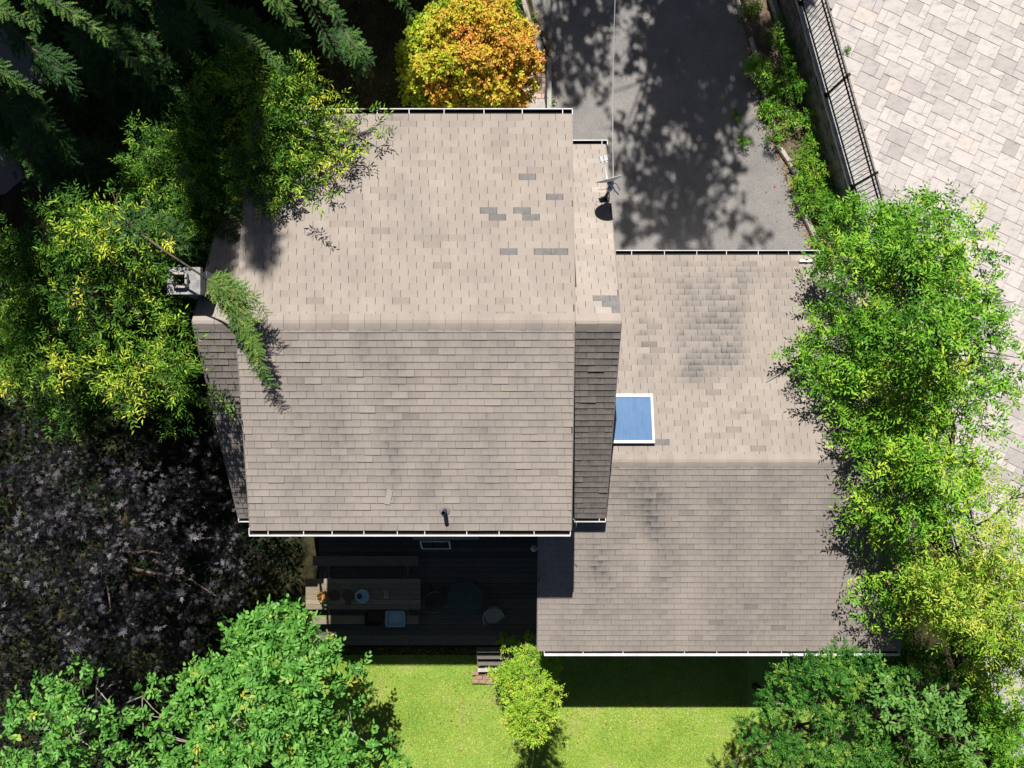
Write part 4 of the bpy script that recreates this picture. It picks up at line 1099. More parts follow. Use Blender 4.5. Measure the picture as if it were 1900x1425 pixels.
tree('yellowing_ash_tree', 'yellowing feathery ash tree between the green ash and the right edge', 'tree', (11.6, -4.4, 0), 3.0, B, M['yash'], seed=32, density=300, r0=.11, limbs=10, tbase=.64, L=.105, W=.030, ls=.36)

# locust trees on the left
B = pxblobs([(100, 385, 7.0, .42), (150, 420, 7.2, .5), (215, 430, 7.4, .5, .1), (270, 440, 7.6, .5, .18), (295, 490, 7.4, .38, .15), (130, 480, 6.8, .5, -.1), (60, 540, 6.4, .45, -.08), (140, 560, 6.6, .45, -.1), (30, 620, 6.2, .4),
    (240, 545, 6.6, .45, -.12), (180, 500, 6.4, .5, -.15), (330, 590, 6.8, .22), (290, 625, 7., .35, .1), (220, 640, 7.2, .4, .08), (250, 690, 7.6, .45, .22), (210, 715, 7.4, .35, .25), (255, 745, 7.4, .32, .3), (320, 700, 7.2, .42, .12), (350, 740, 6.9, .25), (400, 728, 6.9, .16, .1), (415, 745, 6.8, .12), (322, 600, 8., .35, -.05), (325, 650, 7.8, .40, .0), (328, 700, 7.7, .40, .05), (345, 735, 7.4, .25, .05),
    (110, 660, 6.6, .40, .05), (120, 705, 6.8, .35, .15), (25, 690, 6.8, .35, .2), (40, 725, 6.6, .3, .05), (90, 760, 6., .4, -.1), (170, 600, 6.2, .45, -.15), (330, 560, 5.6, .35, -.15), (60, 440, 6.4, .4, -.1), (150, 545, 7., .25, .35),
    (110, 470, 5.2, .8, -.2), (200, 460, 5.4, .8, -.2), (270, 520, 5.2, .7, -.2), (90, 580, 5., .8, -.2), (190, 590, 5.2, .8, -.2), (280, 590, 5., .6, -.2), (60, 680, 4.8, .7, -.2), (160, 680, 5., .8, -.2), (260, 680, 5., .7, -.2), (340, 660, 4.4, .5, -.2), (20, 480, 5., .7, -.2), (330, 760, 4., .5, -.25), (180, 770, 4.2, .6, -.25), (20, 600, 5., .7, -.2)])  # low blobs tinted darker, crown shade painted into the leaves
tree('locust_tree', 'yellow green locust tree left of the chimney', 'tree', (-9.6, .2, 0), 3.6, B, M['locust'], jit=.16, seed=41, density=250, r0=.14, limbs=12, tbase=.39, L=.115, W=.030, ls=.34, ang=48, per=9, rel=.42)
B = pxblobs([(600, 190, 6.95, .32, .25), (560, 160, 6.95, .38, .1), (580, 130, 6.95, .22, .2), (640, 195, 6.95, .28, .25), (668, 222, 6.72, .22, .2), (690, 240, 6.72, .18, .25), (632, 240, 6.72, .30, .25), (600, 230, 6.72, .30, .1), (650, 285, 6.72, .0 + .18, .2), (625, 310, 6.72, .30, .28), (590, 335, 6.72, .28, .12), (570, 358, 7.4, .2, .05), (600, 285, 6.72, .28, .05),
    (520, 190, 7.2, .45, -.1), (470, 165, 7., .32, .1), (455, 230, 7., .28, .1), (500, 250, 6.9, .4, -.15), (540, 295, 7., .42, -.12), (480, 310, 6.6, .45, -.2), (420, 280, 6.2, .45, -.2), (540, 225, 7., .4, -.1), (440, 215, 7.1, .22, .2), (510, 150, 7.4, .3, 0.), (470, 350, 6.8, .38, -.2), (400, 340, 6., .5, -.25), (350, 300, 5.6, .5, -.25), (300, 345, 5.4, .5, -.25), (350, 380, 5.8, .45, -.2), (280, 290, 5., .5, -.25),
    (430, 130, 6.8, .45, -.1), (400, 170, 6.6, .5, -.12), (380, 220, 6.4, .5, -.15), (500, 210, 6.9, .5, -.1), (545, 195, 6.9, .45, -.05), (560, 250, 6.8, .42, -.08), (500, 290, 6.7, .5, -.12), (550, 320, 6.7, .4, -.08), (450, 290, 6.3, .5, -.15), (430, 340, 6., .5, -.18), (500, 350, 6.6, .4, -.1), (460, 390, 6., .35, -.15), (410, 400, 5.8, .45, -.2), (380, 450, 5.8, .4, -.2), (350, 410, 5.6, .5, -.2), (530, 365, 6.7, .3, -.05), (330, 250, 5.6, .6, -.2), (270, 350, 5., .6, -.25), (430, 440, 5.9, .28, -.15)])  # negative tints paint the shade of the spruces into these leaves
tree('locust_tree', 'yellow green locust tree reaching over the upper left corner of the main roof', 'tree', (-7.2, 5.4, 0), 3.8, B, M['locust'], jit=.15, seed=42, density=290, r0=.10, limbs=8, twigs=0, tbase=.50, L=.115, W=.030, ls=.32, ang=48, per=9, rel=.42)

# autumn maple: rounded dome
rng = np.random.default_rng(51); mc = at(872, 124, 2.6); root = empty('autumn_maple', (mc.x, mc.y, 0), 'round maple turning orange and yellow in front of the house', 'tree')
n = 240; u = unit(rng, n, .8); rad = rng.uniform(.74, 1.07, n); C = np.array(mc) + u * rad[:, None] * np.array([1.50, 1.40, 1.55])
dd = np.hypot((C[:, 0] - mc.x - .25) / 1.5, (C[:, 1] - mc.y + .05) / 1.45)
tt = .66 - .24 * dd - .20 * np.clip((mc.x - C[:, 0]) / 1.5, 0, 1) - .16 * np.clip((C[:, 1] - mc.y) / 1.4, 0, 1) + .24 * np.clip((C[:, 0] - mc.x) / 1.5, 0, 1) ** 2 + .10 * np.sin(C[:, 0] * 4.1 + 1.) * np.sin(C[:, 1] * 4.7) + rng.normal(size=n) * .10
cl = np.column_stack([C, rng.uniform(.20, .34, n), tt - .45])
n2 = 60; u2 = unit(rng, n2, .7); C2 = np.array(mc) + u2 * .62 * np.array([1.5, 1.4, 1.5]); cl = np.vstack([cl, np.column_stack([C2, np.full(n2, .4), np.full(n2, -.1)])])
lv = Leaves(); sprays(lv, rng, cl, 800, 'diamond', .13, 6, .075, .055, tbase=.45, tvar=.09, tilt=.55, droop=.2, topt=.0, ang=60); lv.build('crown', M['orange'], root)
wood((mc.x, mc.y, 0), (mc.x, mc.y, 2.0), [C[i] * .8 + np.array(mc) * .2 for i in range(10)], .09, M['bark'], root, rng)

# purple-leaved maple
B = pxblobs([(130, 850, 5.4, .5), (60, 900, 5.6, .55), (130, 900, 5.9, .6), (230, 885, 5.6, .5), (250, 930, 5.7, .5), (50, 980, 5.7, .55), (120, 970, 6.1, .6), (200, 985, 6.1, .6), (290, 970, 5.4, .45), (20, 1060, 5.5, .5), (100, 1060, 5.8, .55), (190, 1060, 5.8, .55), (300, 1030, 5.6, .5), (350, 1010, 5.2, .35), (420, 1045, 4.8, .35), (110, 1110, 5.4, .5), (20, 1150, 5.2, .45), (200, 1130, 5.2, .5), (280, 1100, 5.3, .5), (350, 1090, 5., .4), (400, 1110, 4.7, .3), (140, 1190, 4.9, .45), (260, 1170, 4.9, .45), (350, 1160, 4.7, .35), (190, 1200, 4.7, .4), (450, 990, 4., .3), (300, 880, 5., .35), (20, 880, 5., .4), (70, 830, 4.8, .35),
    (80, 880, 3.9, .8, -.5), (200, 880, 3.9, .8, -.5), (320, 920, 3.9, .8, -.5), (60, 1000, 4., .9, -.5), (180, 1000, 4., .9, -.5), (300, 1000, 4., .9, -.5), (400, 1000, 3.7, .7, -.5), (60, 1120, 3.9, .9, -.5), (180, 1120, 3.9, .9, -.5), (300, 1120, 3.8, .9, -.5), (400, 1120, 3.5, .6, -.5), (120, 1200, 3.6, .8, -.5), (250, 1210, 3.5, .8, -.5), (20, 1230, 3.5, .7, -.5), (350, 1200, 3.3, .6, -.5), (440, 1070, 3.3, .5, -.5), (380, 900, 3.4, .6, -.5), (-60, 1000, 4.5, .9, -.5), (-60, 1120, 4.5, .9, -.5), (-40, 880, 4.6, .8, -.5), (20, 800, 4., .7, -.5), (140, 800, 4., .7, -.5), (260, 810, 3.8, .7, -.5), (380, 830, 3.4, .5, -.5), (470, 1040, 3., .45, -.5), (90, 1280, 2.6, .7, -.5), (220, 1290, 2.6, .7, -.5), (10, 1340, 2.4, .7, -.5)])  # inner blobs tinted near black to paint the shade within the crown
tree('purple_maple', 'dark purple leaved maple filling the shade at the lower left', 'tree', (-10.6, -4.2, 0), 3.0, B, M['purple'], seed=61, density=150, kind='star', ls=.26, nleaf=5, L=.095, W=.095, r0=.15, limbs=8, twigs=0, tbase=.42, tvar=.27, tilt=.75, per=7, rel=.42, topt=.28)

# broad oval-leaved trees at the lower left
B = pxblobs([(500, 1130, 4.2, .45), (550, 1150, 4.3, .42), (470, 1180, 4.4, .5), (550, 1200, 4.7, .5), (600, 1210, 4.2, .38), (420, 1225, 4.4, .48), (500, 1240, 4.9, .55), (580, 1250, 4.8, .5), (630, 1270, 4., .32), (360, 1260, 4., .36), (430, 1290, 4.6, .5), (510, 1310, 4.9, .55), (590, 1310, 4.6, .45), (350, 1320, 4., .42), (400, 1370, 4.3, .5), (480, 1380, 4.7, .5), (560, 1380, 4.6, .5), (640, 1370, 4.2, .42), (690, 1390, 3.8, .38), (735, 1415, 3.5, .28), (660, 1310, 3.4, .25), (330, 1410, 4., .45), (430, 1430, 4.4, .5), (600, 1430, 4.4, .5), (670, 1240, 2.6, .14), (672, 1270, 2.4, .2), (300, 1350, 3.8, .3)])
tree('magnolia_tree', 'bright green broad leaved magnolia overlapping the left end of the lawn', 'tree', (-6.3, -8.7, 0), 1.8, B, M['magnolia'], seed=71, density=270, kind='oval', ls=.24, nleaf=7, L=.135, W=.070, r0=.12, limbs=12, bark='palebark', tbase=.5, tilt=.5, ang=58, per=8, rel=.48)
B = pxblobs([(150, 1240, 3.8, .25), (180, 1255, 4., .2), (90, 1270, 4., .3), (130, 1300, 4.3, .38), (60, 1330, 4., .38), (120, 1350, 4.4, .42), (190, 1330, 3.8, .3), (280, 1280, 3.4, .22), (290, 1260, 3.5, .15), (220, 1330, 3.7, .32), (210, 1380, 3.8, .35), (30, 1410, 3.8, .35), (90, 1410, 4., .35), (150, 1390, 4., .35), (240, 1410, 3.8, .35), (20, 1360, 3.6, .3), (255, 1325, 3.5, .2)])
tree('magnolia_tree', 'smaller broad leaved magnolia in the lower left corner, with bare pale twigs', 'tree', (-11.6, -9.6, 0), 1.6, B, M['magnolia'], seed=72, density=210, kind='oval', ls=.24, nleaf=7, L=.135, W=.070, r0=.09, limbs=10, bark='palebark', tbase=.42, tilt=.5, ang=58, per=8, rel=.48)

# slim lime-green shrub by the steps
rng = np.random.default_rng(81); lb = Vector((.35, -7.72, 0)); root = empty('lime_shrub', lb, 'slim upright lime green shrub beside the garden steps', 'shrub')
C = []
for k in range(95):
    z = rng.uniform(.5, 4.5); rr = .88 * (1 - ((z - 1.7) / 3.0) ** 2 * .75) if z > 1.7 else .82; a = rng.uniform(0, 2 * PI); q = math.sqrt(rng.uniform(.25, 1))
    C.append((lb.x + rr * q * math.cos(a) + .05 * z - .1, lb.y + rr * .85 * q * math.sin(a) + (.18 if z < 2 else 0), z, rng.uniform(.14, .26), (.10 if z > 3 else 0) + rng.normal() * .12))
lv = Leaves(); sprays(lv, rng, np.array(C), 620, 'diamond', .16, 7, .075, .030, tbase=.50, tvar=.14, tilt=.6, ang=48, droop=.05); lv.build('crown', M['lime'], root)
wood(lb, lb + Vector((.1, 0, 3.2)), [np.array(C[i][:3]) for i in range(0, 60, 8)], .05, M['palebark'], root, rng)
w = MB(); w.tube([at(965, 1328, 3.2), at(930, 1440, .1)], .005, 4); tag(w.build('guy_line', M['wire']), 'left of two thin pale lines running from the lime shrub down to the lawn', 'line')
w = MB(); w.tube([at(1000, 1330, 3.2), at(984, 1440, .1)], .005, 4); tag(w.build('guy_line', M['wire']), 'right of two thin pale lines running from the lime shrub down to the lawn', 'line')

# dark cedar at the lower right
B = pxblobs([(1520, 1225, 4.4, .42), (1570, 1212, 4.4, .35), (1440, 1255, 4., .38), (1490, 1260, 4.4, .42), (1550, 1270, 4.7, .5), (1620, 1250, 4.4, .42), (1680, 1240, 4.1, .38), (1420, 1310, 3.9, .36), (1480, 1315, 4.3, .4), (1540, 1330, 4.6, .4), (1380, 1345, 3.5, .26), (1400, 1370, 3.6, .3), (1450, 1385, 4., .42), (1510, 1390, 4.2, .40), (1590, 1330, 4.4, .35), (1610, 1370, 4.1, .35), (1570, 1420, 4., .45), (1640, 1410, 4., .40), (1430, 1430, 3.8, .40), (1500, 1440, 4., .4), (1730, 1270, 3.8, .35), (1680, 1300, 4., .32), (1640, 1290, 4.2, .3), (1350, 1425, 3.2, .22)])
tree('cedar_tree', 'dark green cedar with flat feathery sprays at the back corner of the wing', 'tree', (7.0, -8.7, 0), 2.0, B, M['cedar'], seed=91, density=560, kind='diamond', ls=.15, nleaf=11, L=.075, W=.030, r0=.08, limbs=8, jit=.18, tbase=.52, tilt=.45, per=9, rel=.46, ang=42, bark='bark', squash=.5, fork=(7.6, -8.9, 2.4))
B = pxblobs([(1640, 1285, 4.8, .3), (1690, 1300, 4.9, .38), (1740, 1320, 5., .40), (1650, 1330, 4.8, .3), (1700, 1345, 4.9, .35), (1780, 1350, 4.8, .35), (1760, 1300, 4.6, .3), (1800, 1390, 4.5, .35), (1700, 1400, 4.2, .30), (1685, 1370, 4.4, .22)])
tree('grey_magnolia', 'pale grey green broad leaved tree just right of the cedar', 'tree', (9.6, -9.2, 0), 2.2, B, M['greymag'], seed=92, density=190, kind='oval', ls=.24, nleaf=7, L=.125, W=.060, r0=.09, limbs=8, tbase=.55, tilt=.4, ang=50)
B = pxblobs([(1820, 1290, 4., .35), (1860, 1320, 4., .38), (1840, 1370, 4., .4), (1890, 1390, 4., .4), (1800, 1425, 3.8, .40), (1860, 1430, 3.9, .4), (1760, 1420, 3.8, .3), (1900, 1340, 3.6, .3), (1790, 1250, 3.2, .35, -.2), (1850, 1250, 3., .4, -.25), (1740, 1225, 3., .4, -.25), (1720, 1430, 3.6, .3), (1690, 1215, 2.4, .5, -.25), (1780, 1300, 2.2, .7, -.3), (1840, 1330, 2.6, .7, -.2), (1900, 1290, 2.8, .5, -.1), (1720, 1370, 2.2, .7, -.3), (1650, 1400, 2.2, .6, -.3), (1900, 1430, 3., .5, -.1), (1640, 1210, 2., .5, -.3), (1590, 1240, 1.8, .6, -.3)])
tree('leafy_shrub', 'bright leafy shrub in the lower right corner below the yellowing ash', 'shrub', (11.6, -9.6, 0), 1.4, B, M['bedleaf'], seed=93, density=260, ls=.30, nleaf=8, L=.13, W=.045, r0=.07, limbs=8, tbase=.42, tilt=.5)

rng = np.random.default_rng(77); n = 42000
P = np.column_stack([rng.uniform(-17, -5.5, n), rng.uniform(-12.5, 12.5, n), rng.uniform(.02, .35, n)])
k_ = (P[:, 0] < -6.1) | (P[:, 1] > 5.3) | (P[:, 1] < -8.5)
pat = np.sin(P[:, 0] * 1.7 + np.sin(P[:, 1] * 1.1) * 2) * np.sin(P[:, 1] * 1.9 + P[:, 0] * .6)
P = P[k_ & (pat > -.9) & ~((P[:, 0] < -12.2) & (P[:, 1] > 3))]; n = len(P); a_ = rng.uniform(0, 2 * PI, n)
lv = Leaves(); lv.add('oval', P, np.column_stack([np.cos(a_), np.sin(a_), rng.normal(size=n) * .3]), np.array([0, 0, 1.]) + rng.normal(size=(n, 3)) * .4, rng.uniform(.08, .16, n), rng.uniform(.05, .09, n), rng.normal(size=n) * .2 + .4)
tag(lv.build('undergrowth', M['under']), kind='stuff')  # added ground cover, its near-black leaf colour stands in for ground shade

# spruces: boughs with side shoots
def bough(mb, lv, rng, pts, w0=.35, r0=.022, tint=.5, step=.055, drop=.12, twig=.15):
    pts = [np.array(p) for p in pts]
    seg = [np.linalg.norm(pts[i + 1] - pts[i]) for i in range(len(pts) - 1)]; Lt = sum(seg)
    def pos(s):
        for i, l in enumerate(seg):
            if s <= l or i == len(seg) - 1: return pts[i] + (pts[i + 1] - pts[i]) * (s / l), (pts[i + 1] - pts[i]) / l
            s -= l
    mb.tube([tuple(p) for p in pts], [max(.006, r0 * (1 - .8 * i / (len(pts) - 1))) for i in range(len(pts))], 6)
    P, A, T = [], [], []
    s = .02
    while s < Lt:
        p, d = pos(s); f = s / Lt; sd = np.cross([0, 0, 1.], d); sd /= np.linalg.norm(sd) + 1e-9
        ln = w0 * (1.05 - f * .85) * rng.uniform(.6, 1.15)
        for sg in (-1, 1):
            ax = d * .62 + sd * sg * .8 + rng.normal(size=3) * .10; ax /= np.linalg.norm(ax)
            k = max(1, int(ln / (twig * .42)))
            for i in range(k):
                q = p + ax * (ln * i / k) - np.array([0, 0, drop * (i / k) ** 2 * ln * 2])
                P.append(q); A.append(ax + rng.normal(size=3) * .10); T.append(tint + .16 * i / k + rng.normal() * .10)
                if i < k - 1 and k > 1:
                    for s2 in (-1, 1):
                        P.append(q); A.append(ax * .75 + np.cross([0, 0, 1.], ax) * s2 * .6 + rng.normal(size=3) * .12); T.append(tint + .1 + rng.normal() * .12)
        s += step * rng.uniform(.8, 1.3)
    n = len(P); lv.add('twig', np.array(P), np.array(A), np.array([0, 0, 1.]) + rng.normal(size=(n, 3)) * .30, twig * rng.uniform(.75, 1.2, n), twig * .48 * rng.uniform(.8, 1.2, n), np.array(T))

def spruce(base, h, rmax, label, seed, boughs=(), z0=2.5, group='tall spruces along the upper left', whorl=.55):
    rng = np.random.default_rng(seed); root = empty('spruce_tree', base, label, 'tree', group)
    mb = MB(); b = Vector(base); mb.tube([b + Vector((0, 0, h * k / 6)) for k in range(7)], [.20 * min(1, (h / 14) ** 3) * (1 - .92 * k / 6) for k in range(7)], 9)
    lv = Leaves(); z = z0
    while z < h - .3:
        f = (z - z0) / (h - z0); r = rmax * (1 - f) ** .85 * rng.uniform(.8, 1.1) + .15
        for k in range(6):
            a = 2 * PI * k / 6 + rng.uniform(-.4, .4) + z; d = np.array([math.cos(a), math.sin(a), 0]); rr = r * rng.uniform(.75, 1.15)
            p0 = np.array([b.x, b.y, z]); bough(mb, lv, rng, [p0, p0 + d * rr * .5 + [0, 0, .12 * rr], p0 + d * rr + [0, 0, -.12 * rr]], w0=.34 + .20 * r, step=.17, twig=.30, tint=.35)
        z += whorl * rng.uniform(.8, 1.2)
    for kb_, bb in enumerate(boughs):
        pts = [at(*q) for q in bb[0]]
        p0 = np.array([b.x, b.y, pts[0].z - .1])
        if h > 12 or kb_ == 0: mb.tube([tuple(p0), tuple((p0 + np.array(pts[0])) / 2 + np.array([0, 0, .15])), tuple(pts[0])], [.028, .022, .018], 6)
        if h > 12 and (p0 - np.array(pts[0])).dot(p0 - np.array(pts[0])) > 2.5: bough(mb, lv, rng, [p0, (p0 + np.array(pts[0])) / 2 + np.array([0, 0, .15]), pts[0]], w0=.26, step=.10, twig=.17, tint=.3)
        bough(mb, lv, rng, pts, **bb[1])
    mb.build('trunk', M['bark'], root, True); lv.build('crown', M['spruce'], root)
    return root
S_ = dict(w0=.20, tint=.62, step=.06, twig=.15)
spruce((-15.2, 12.6, 0), 14.5, 1.7, 'tallest spruce in the upper left corner, its boughs reaching over the grey drive', 101, [
    ([(40, -30, 8.6), (100, 0, 8.5), (150, 35, 8.3), (190, 62, 8.1), (222, 95, 7.8), (265, 130, 7.5), (290, 155, 7.3)], S_), ([(-20, 5, 8.2), (20, 28, 8.1), (48, 38, 8.)], S_), ([(62, -10, 8.4), (64, 35, 8.2), (62, 72, 7.9)], dict(w0=.22, tint=.55, step=.06, twig=.14)),
    ([(-30, 110, 7.6), (10, 138, 7.5), (45, 160, 7.3), (80, 176, 7.1)], dict(w0=.24, tint=.6, step=.06, twig=.14)), ([(60, 215, 6.4), (85, 232, 6.3), (110, 248, 6.1)], dict(w0=.18, tint=.6, step=.06, twig=.13)),
    ([(0, 190, 6.6), (60, 210, 6.3), (110, 260, 6.), (140, 310, 5.6)], dict(w0=.5, tint=.2, step=.07, twig=.16)), ([(60, 90, 6.6), (110, 130, 6.4), (150, 180, 6.)], dict(w0=.45, tint=.2, step=.07, twig=.16))])
spruce((-11.4, 14.2, 0), 24.0, 3.0, 'spruce beyond the top edge, left of the middle of the tree row', 102, [
    ([(330, -40, 8.4), (400, 40, 8.2), (440, 60, 8.1), (480, 88, 7.9), (515, 115, 7.7), (535, 142, 7.5)], S_), ([(300, 20, 6.4), (340, 60, 6.2), (370, 110, 6.)], dict(w0=.45, tint=.25, step=.07, twig=.16)), ([(200, -30, 7.), (240, 10, 6.8), (255, 40, 6.5)], dict(w0=.35, tint=.25, step=.07, twig=.16))])
spruce((-7.5, 14.6, 0), 22.3, 2.9, 'spruce beyond the top edge above the house corner', 103, [
    ([(500, -30, 8.6), (525, 15, 8.4), (545, 45, 8.2), (562, 75, 7.9)], dict(w0=.24, tint=.6, step=.06, twig=.14)), ([(560, -30, 8.5), (600, 8, 8.3), (632, 28, 8.1)], S_), ([(735, -25, 6.3), (750, 8, 6.1), (765, 28, 5.9)], dict(w0=.22, tint=.6, step=.06, twig=.14)),
    ([(640, 60, 7.2), (665, 95, 7.1), (672, 120, 6.9), (660, 150, 6.6)], dict(w0=.28, tint=.5, step=.06, twig=.14)), ([(600, 60, 6.2), (640, 90, 6.1), (690, 110, 5.9)], dict(w0=.4, tint=.25, step=.07, twig=.16))])
spruce((-16.6, 7.0, 0), 8.0, 1.5, 'shorter spruce between the grey drive and the locust trees', 104)
qs = at(255, 425, 7.6)
spruce((qs.x, qs.y, 0), 8.4, .6, 'slim spruce behind the chimney with one long bough over the roof', 108, [
    ([(385, 518, 7.95), (418, 540, 7.85), (446, 580, 7.70), (466, 630, 7.58), (486, 685, 7.42), (500, 715, 7.3)], dict(w0=.34, tint=.74, step=.06, twig=.15, r0=.02)),
    ([(398, 528, 7.95), (440, 538, 7.85), (475, 556, 7.75), (497, 588, 7.6)], dict(w0=.24, tint=.74, step=.07, twig=.14, r0=.012)), ([(425, 550, 7.8), (440, 600, 7.65), (462, 650, 7.5), (480, 700, 7.35)], dict(w0=.22, tint=.62, step=.075, twig=.14, r0=.012)),
    ([(330, 310, 7.2), (355, 335, 7.1), (372, 362, 6.9), (392, 384, 6.7)], dict(w0=.18, tint=.5, step=.07, twig=.13, r0=.012))])
spruce((-6.3, 13.6, 0), 21.3, 2.4, 'spruce beyond the top edge, nearest to the front eave', 109)
spruce((-4.0, 15.6, 0), 15.0, 2.2, 'spruce standing beyond the top edge near the autumn maple', 105)
for k_, (x_, y_, h_, r_, w_) in enumerate(((-11.4, 9.0, 5.6, 1.7, 'nearest the top edge by the grey drive'), (-9.6, 7.9, 5.2, 1.6, 'midway between the grey drive and the autumn maple'), (-10.9, 5.4, 5.0, 1.6, 'just above the left locust tree'), (-8.2, 9.4, 5.4, 1.5, 'under the lit bough above the house corner'), (-12.5, 6.8, 5.0, 1.6, 'right at the edge of the grey drive'), (-6.6, 8.4, 4.6, 1.4, 'closest to the front eave of the house'))):
    spruce((x_, y_, 0), h_, r_, 'young dark spruce in deep shade ' + w_, 120 + k_, z0=1.0, whorl=.42, group='young shaded spruces at the upper left')
spruce((-16.5, 4.5, 0), 12.0, 2.2, 'spruce beyond the left edge beside the grey drive', 106)
spruce((-12.6, 10.2, 0), 9., 1.2, 'slim dark spruce in the shade before the locust trees', 107, whorl=.6)

# maples beyond the top of the frame whose shade dapples the driveway
def shade_blobs(lst):
    out = []
    for px, py, h, r in lst:
        h *= 1.3; g_ = at(px, py, 0); out.append((g_.x - SHX * h, g_.y - SHY * h, h, r))
    return out
B = shade_blobs([(1240, 30, 8.2, .9), (1330, 40, 9., 1.), (1220, 110, 8.6, .8), (1300, 120, 9.4, 1.), (1370, 110, 9.2, .8), (1240, 190, 9.2, .75), (1310, 210, 10., .9), (1220, 260, 9.8, .6), (1280, 300, 10.4, .8), (1340, 290, 10.4, .55), (1190, 330, 10.4, .45), (1250, 370, 11., .7), (1310, 380, 11.2, .6), (1180, 410, 11.2, .45), (1250, 440, 11.8, .55), (1310, 450, 12., .45), (1370, 400, 11.4, .35), (1170, 300, 9.8, .35), (1400, 60, 8.6, .6), (1400, 440, 11.8, .35), (1410, 270, 10.4, .2), (1420, 140, 9., .5), (1460, 60, 8., .6), (1300, -60, 8.4, 1.), (1180, -40, 8., .7), (1165, 235, 9., .35), (1150, 300, 9.6, .3), (1175, 365, 10.4, .4), (1165, 425, 11., .35), (1210, 320, 10.2, .5), (1200, 200, 9., .3), (1160, 130, 8.8, .25), (1230, 420, 11.2, .5), (1270, 170, 8.8, .6), (1360, 180, 9.4, .5), (1440, 180, 8.4, .4)])
tree('shade_maple', 'tall maple beyond the top edge casting dappled shade over the driveway', 'tree', (5.6, 20.0, 0), 6., B, M['bedleaf'], seed=111, density=115, kind='oval', ls=.30, nleaf=6, L=.15, W=.11, r0=.2, limbs=12, tbase=.4)
B = shade_blobs([(1030, 40, 8.4, .45), (1070, 30, 8.4, .6), (1120, 60, 8.8, .4), (1040, 100, 9., .5), (1090, 100, 9.2, .45), (1060, 150, 9.6, .55), (1030, 130, 9.4, .4), (1110, 20, 8.2, .5), (1060, 180, 10., .3), (1130, 130, 9.2, .3), (1010, 150, 9.2, .3), (1110, 90, 9., .4), (1040, 170, 9.4, .35), (1070, 60, 8.6, .5), (1120, 180, 9.4, .25), (1020, 90, 9., .35), (1140, 15, 8.2, .4), (1080, -60, 8.2, .8), (1000, 70, 9., .2)])
tree('shade_maple', 'slighter maple beyond the top edge shading the left side of the driveway', 'tree', (1.0, 21.0, 0), 6., B, M['bedleaf'], seed=112, density=110, kind='oval', ls=.30, nleaf=6, L=.15, W=.11, r0=.16, limbs=9, tbase=.4)

# plants of the driveway bed and the front bed
def plant(px, py, r, h, label, mat='bedleaf', seed=0, dens=420, L=.11, W=.032, tbase=.5, name='bed_plant', group='leafy plants in the driveway bed', cat='plant', kind='diamond', ls=.22, nl=7):
    rng = np.random.default_rng(900 + seed); c = at(px, py, h * .6); root = empty(name, (c.x, c.y, 0), label, cat, group)
    blobs = [(c.x + rng.uniform(-.5, .5) * r, c.y + rng.uniform(-.5, .5) * r, h * rng.uniform(.4, .8), r * .6) for k in range(5)]
    lv = Leaves(); sprays(lv, rng, clumps(rng, blobs, 8, .5), dens, kind, ls, nl, L, W, tbase=tbase, tilt=.55)
    lv.build('foliage', M[mat], root)
    mb = MB()
    for b in blobs: mb.tube([(c.x, c.y, 0), (b[0] * .5 + c.x * .5, b[1] * .5 + c.y * .5, b[2] * .6), b[:3]], [.014, .01, .005], 5)
    mb.build('stem', M['bark'], root); return root
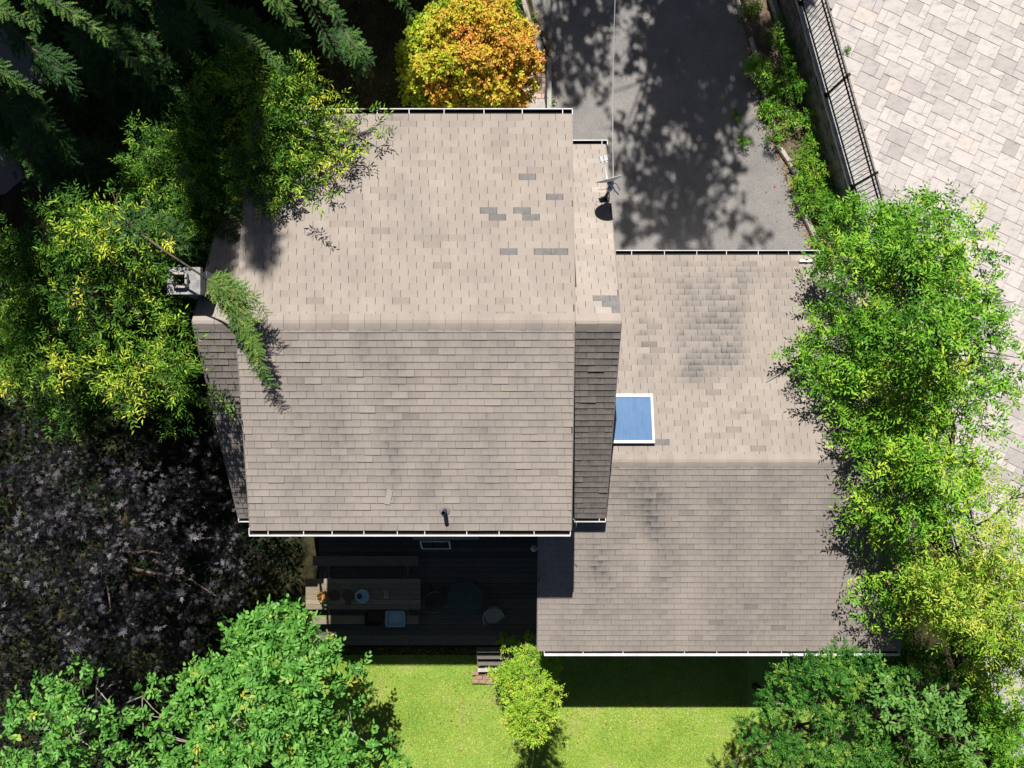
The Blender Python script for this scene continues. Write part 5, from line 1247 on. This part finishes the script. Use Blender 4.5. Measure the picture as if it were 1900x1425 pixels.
PL = [(1418, 132, .42, .8, 'yellowish leafy plant leaning over the driveway edge, highest of the bed', .62), (1432, 172, .25, .5, 'small plant half hiding a timber below the yellowish plant', .4),
      (1462, 138, .42, .8, 'dark plant in shade midway between the yellowish plant and the wall', .22), (1490, 170, .36, .9, 'shaded plant hugging the wall foot above the bare soil', .25), (1400, 120, .22, .6, 'sprig spilling furthest onto the driveway', .45),
      (1438, 205, .30, .35, 'low spreading weed at the timber above the bare soil', .55), (1420, 203, .18, .3, 'small tuft of weed on the driveway side of the bare timber', .5), (1470, 218, .30, .4, 'dense weed above the bare soil patch', .5), (1500, 230, .32, .6, 'leafy weed right of the bare soil by the wall', .5),
      (1440, 250, .22, .3, 'trailing weed beside the bare soil, driveway side', .5), (1508, 268, .36, .55, 'bright plant right of the bare soil patch', .6), (1492, 290, .34, .6, 'bright plant below the bare soil patch', .62), (1520, 310, .38, .6, 'bright plant hard against the wall below the bare soil', .62), (1490, 330, .40, .6, 'brightest clump beside the broken timber', .66),
      (1518, 350, .42, .7, 'bright clump above the ash tree by the wall', .6), (1500, 375, .34, .5, 'leafy clump behind the pale split timber', .55), (1535, 380, .42, .8, 'bluish green clump under the tip of the ash tree', .38), (1485, 358, .22, .35, 'small weed between two timbers', .5), (1530, 425, .4, .7, 'dark clump where the bed meets the wing roof', .4), (1462, 25, .30, .5, 'plant beside the white sheet at the top of the bed', .5), (1430, 70, .28, .45, 'shaded weed by the raised timber', .4), (1400, 15, .3, .5, 'yellowing weed at the top end of the bed', .7), (1470, 85, .3, .6, 'shaded plant below the white sheet', .3)]
for k, (px, py, r, h, lab, tb_) in enumerate(PL): plant(px, py, r, h, lab, seed=k, tbase=tb_)
plant(1381, 262, .17, .35, 'round green weed growing in the middle of the asphalt', seed=40, name='weed', group='weeds in the driveway asphalt', tbase=.5, L=.06, W=.02, ls=.12, dens=900)
plant(1366, 215, .15, .2, 'thin green weed in a shaded crack of the asphalt', seed=41, name='weed', group='weeds in the driveway asphalt', tbase=.4, L=.06, W=.02, ls=.12, dens=260)
def hosta(px, py, r, label, seed, n=60):
    rng = np.random.default_rng(seed); c = at(px, py, .1); root = empty('hosta', (c.x, c.y, 0), label, 'plant', 'clumps in the front bed')
    a = rng.uniform(0, 2 * PI, n); el = rng.uniform(.1, 1.1, n); A = np.column_stack([np.cos(a) * np.cos(el), np.sin(a) * np.cos(el), np.sin(el)])
    P = np.array([c.x, c.y, .03]) + A * .05; lv = Leaves()
    for q in (0., .33, .66): lv.add('diamond', P + A * (r * q * 1.0)[..., None] if hasattr(q, 'shape') else P + A * (r * q) - np.array([0, 0, .5 * r * q * q]), A - np.array([0, 0, .5 * q]), np.array([0, 0, 1.]) + rng.normal(size=(n, 3)) * .4, r * .55, .035, rng.normal(size=n) * .15 + .55)
    lv.build('leaves', M['bedleaf'], root)
hosta(944, 4, .42, 'large strappy green clump at the top of the front bed', 1, 90); hosta(907, -4, .36, 'strappy green clump left of the large one at the top', 2, 70)
hosta(965, 40, .28, 'small strappy green clump by the step timbers', 3, 50); hosta(985, 32, .14, 'tiny weed beside the sunlit edging timber', 4, 24); hosta(1018, 190, .14, 'tiny weed at the foot of the handrail', 5, 22)
plant(1536, 128, .09, .06, 'sparse weed in the paver joint beside the fence', seed=50, name='weed', group=None, tbase=.2, L=.05, W=.010, ls=.10, dens=200)
for o in list(col.objects):
    if o.name.startswith('weed') and o.get('label', '').startswith('sparse'):
        o.location.z = ZP
        for ch in o.children: ch.location.z += 0
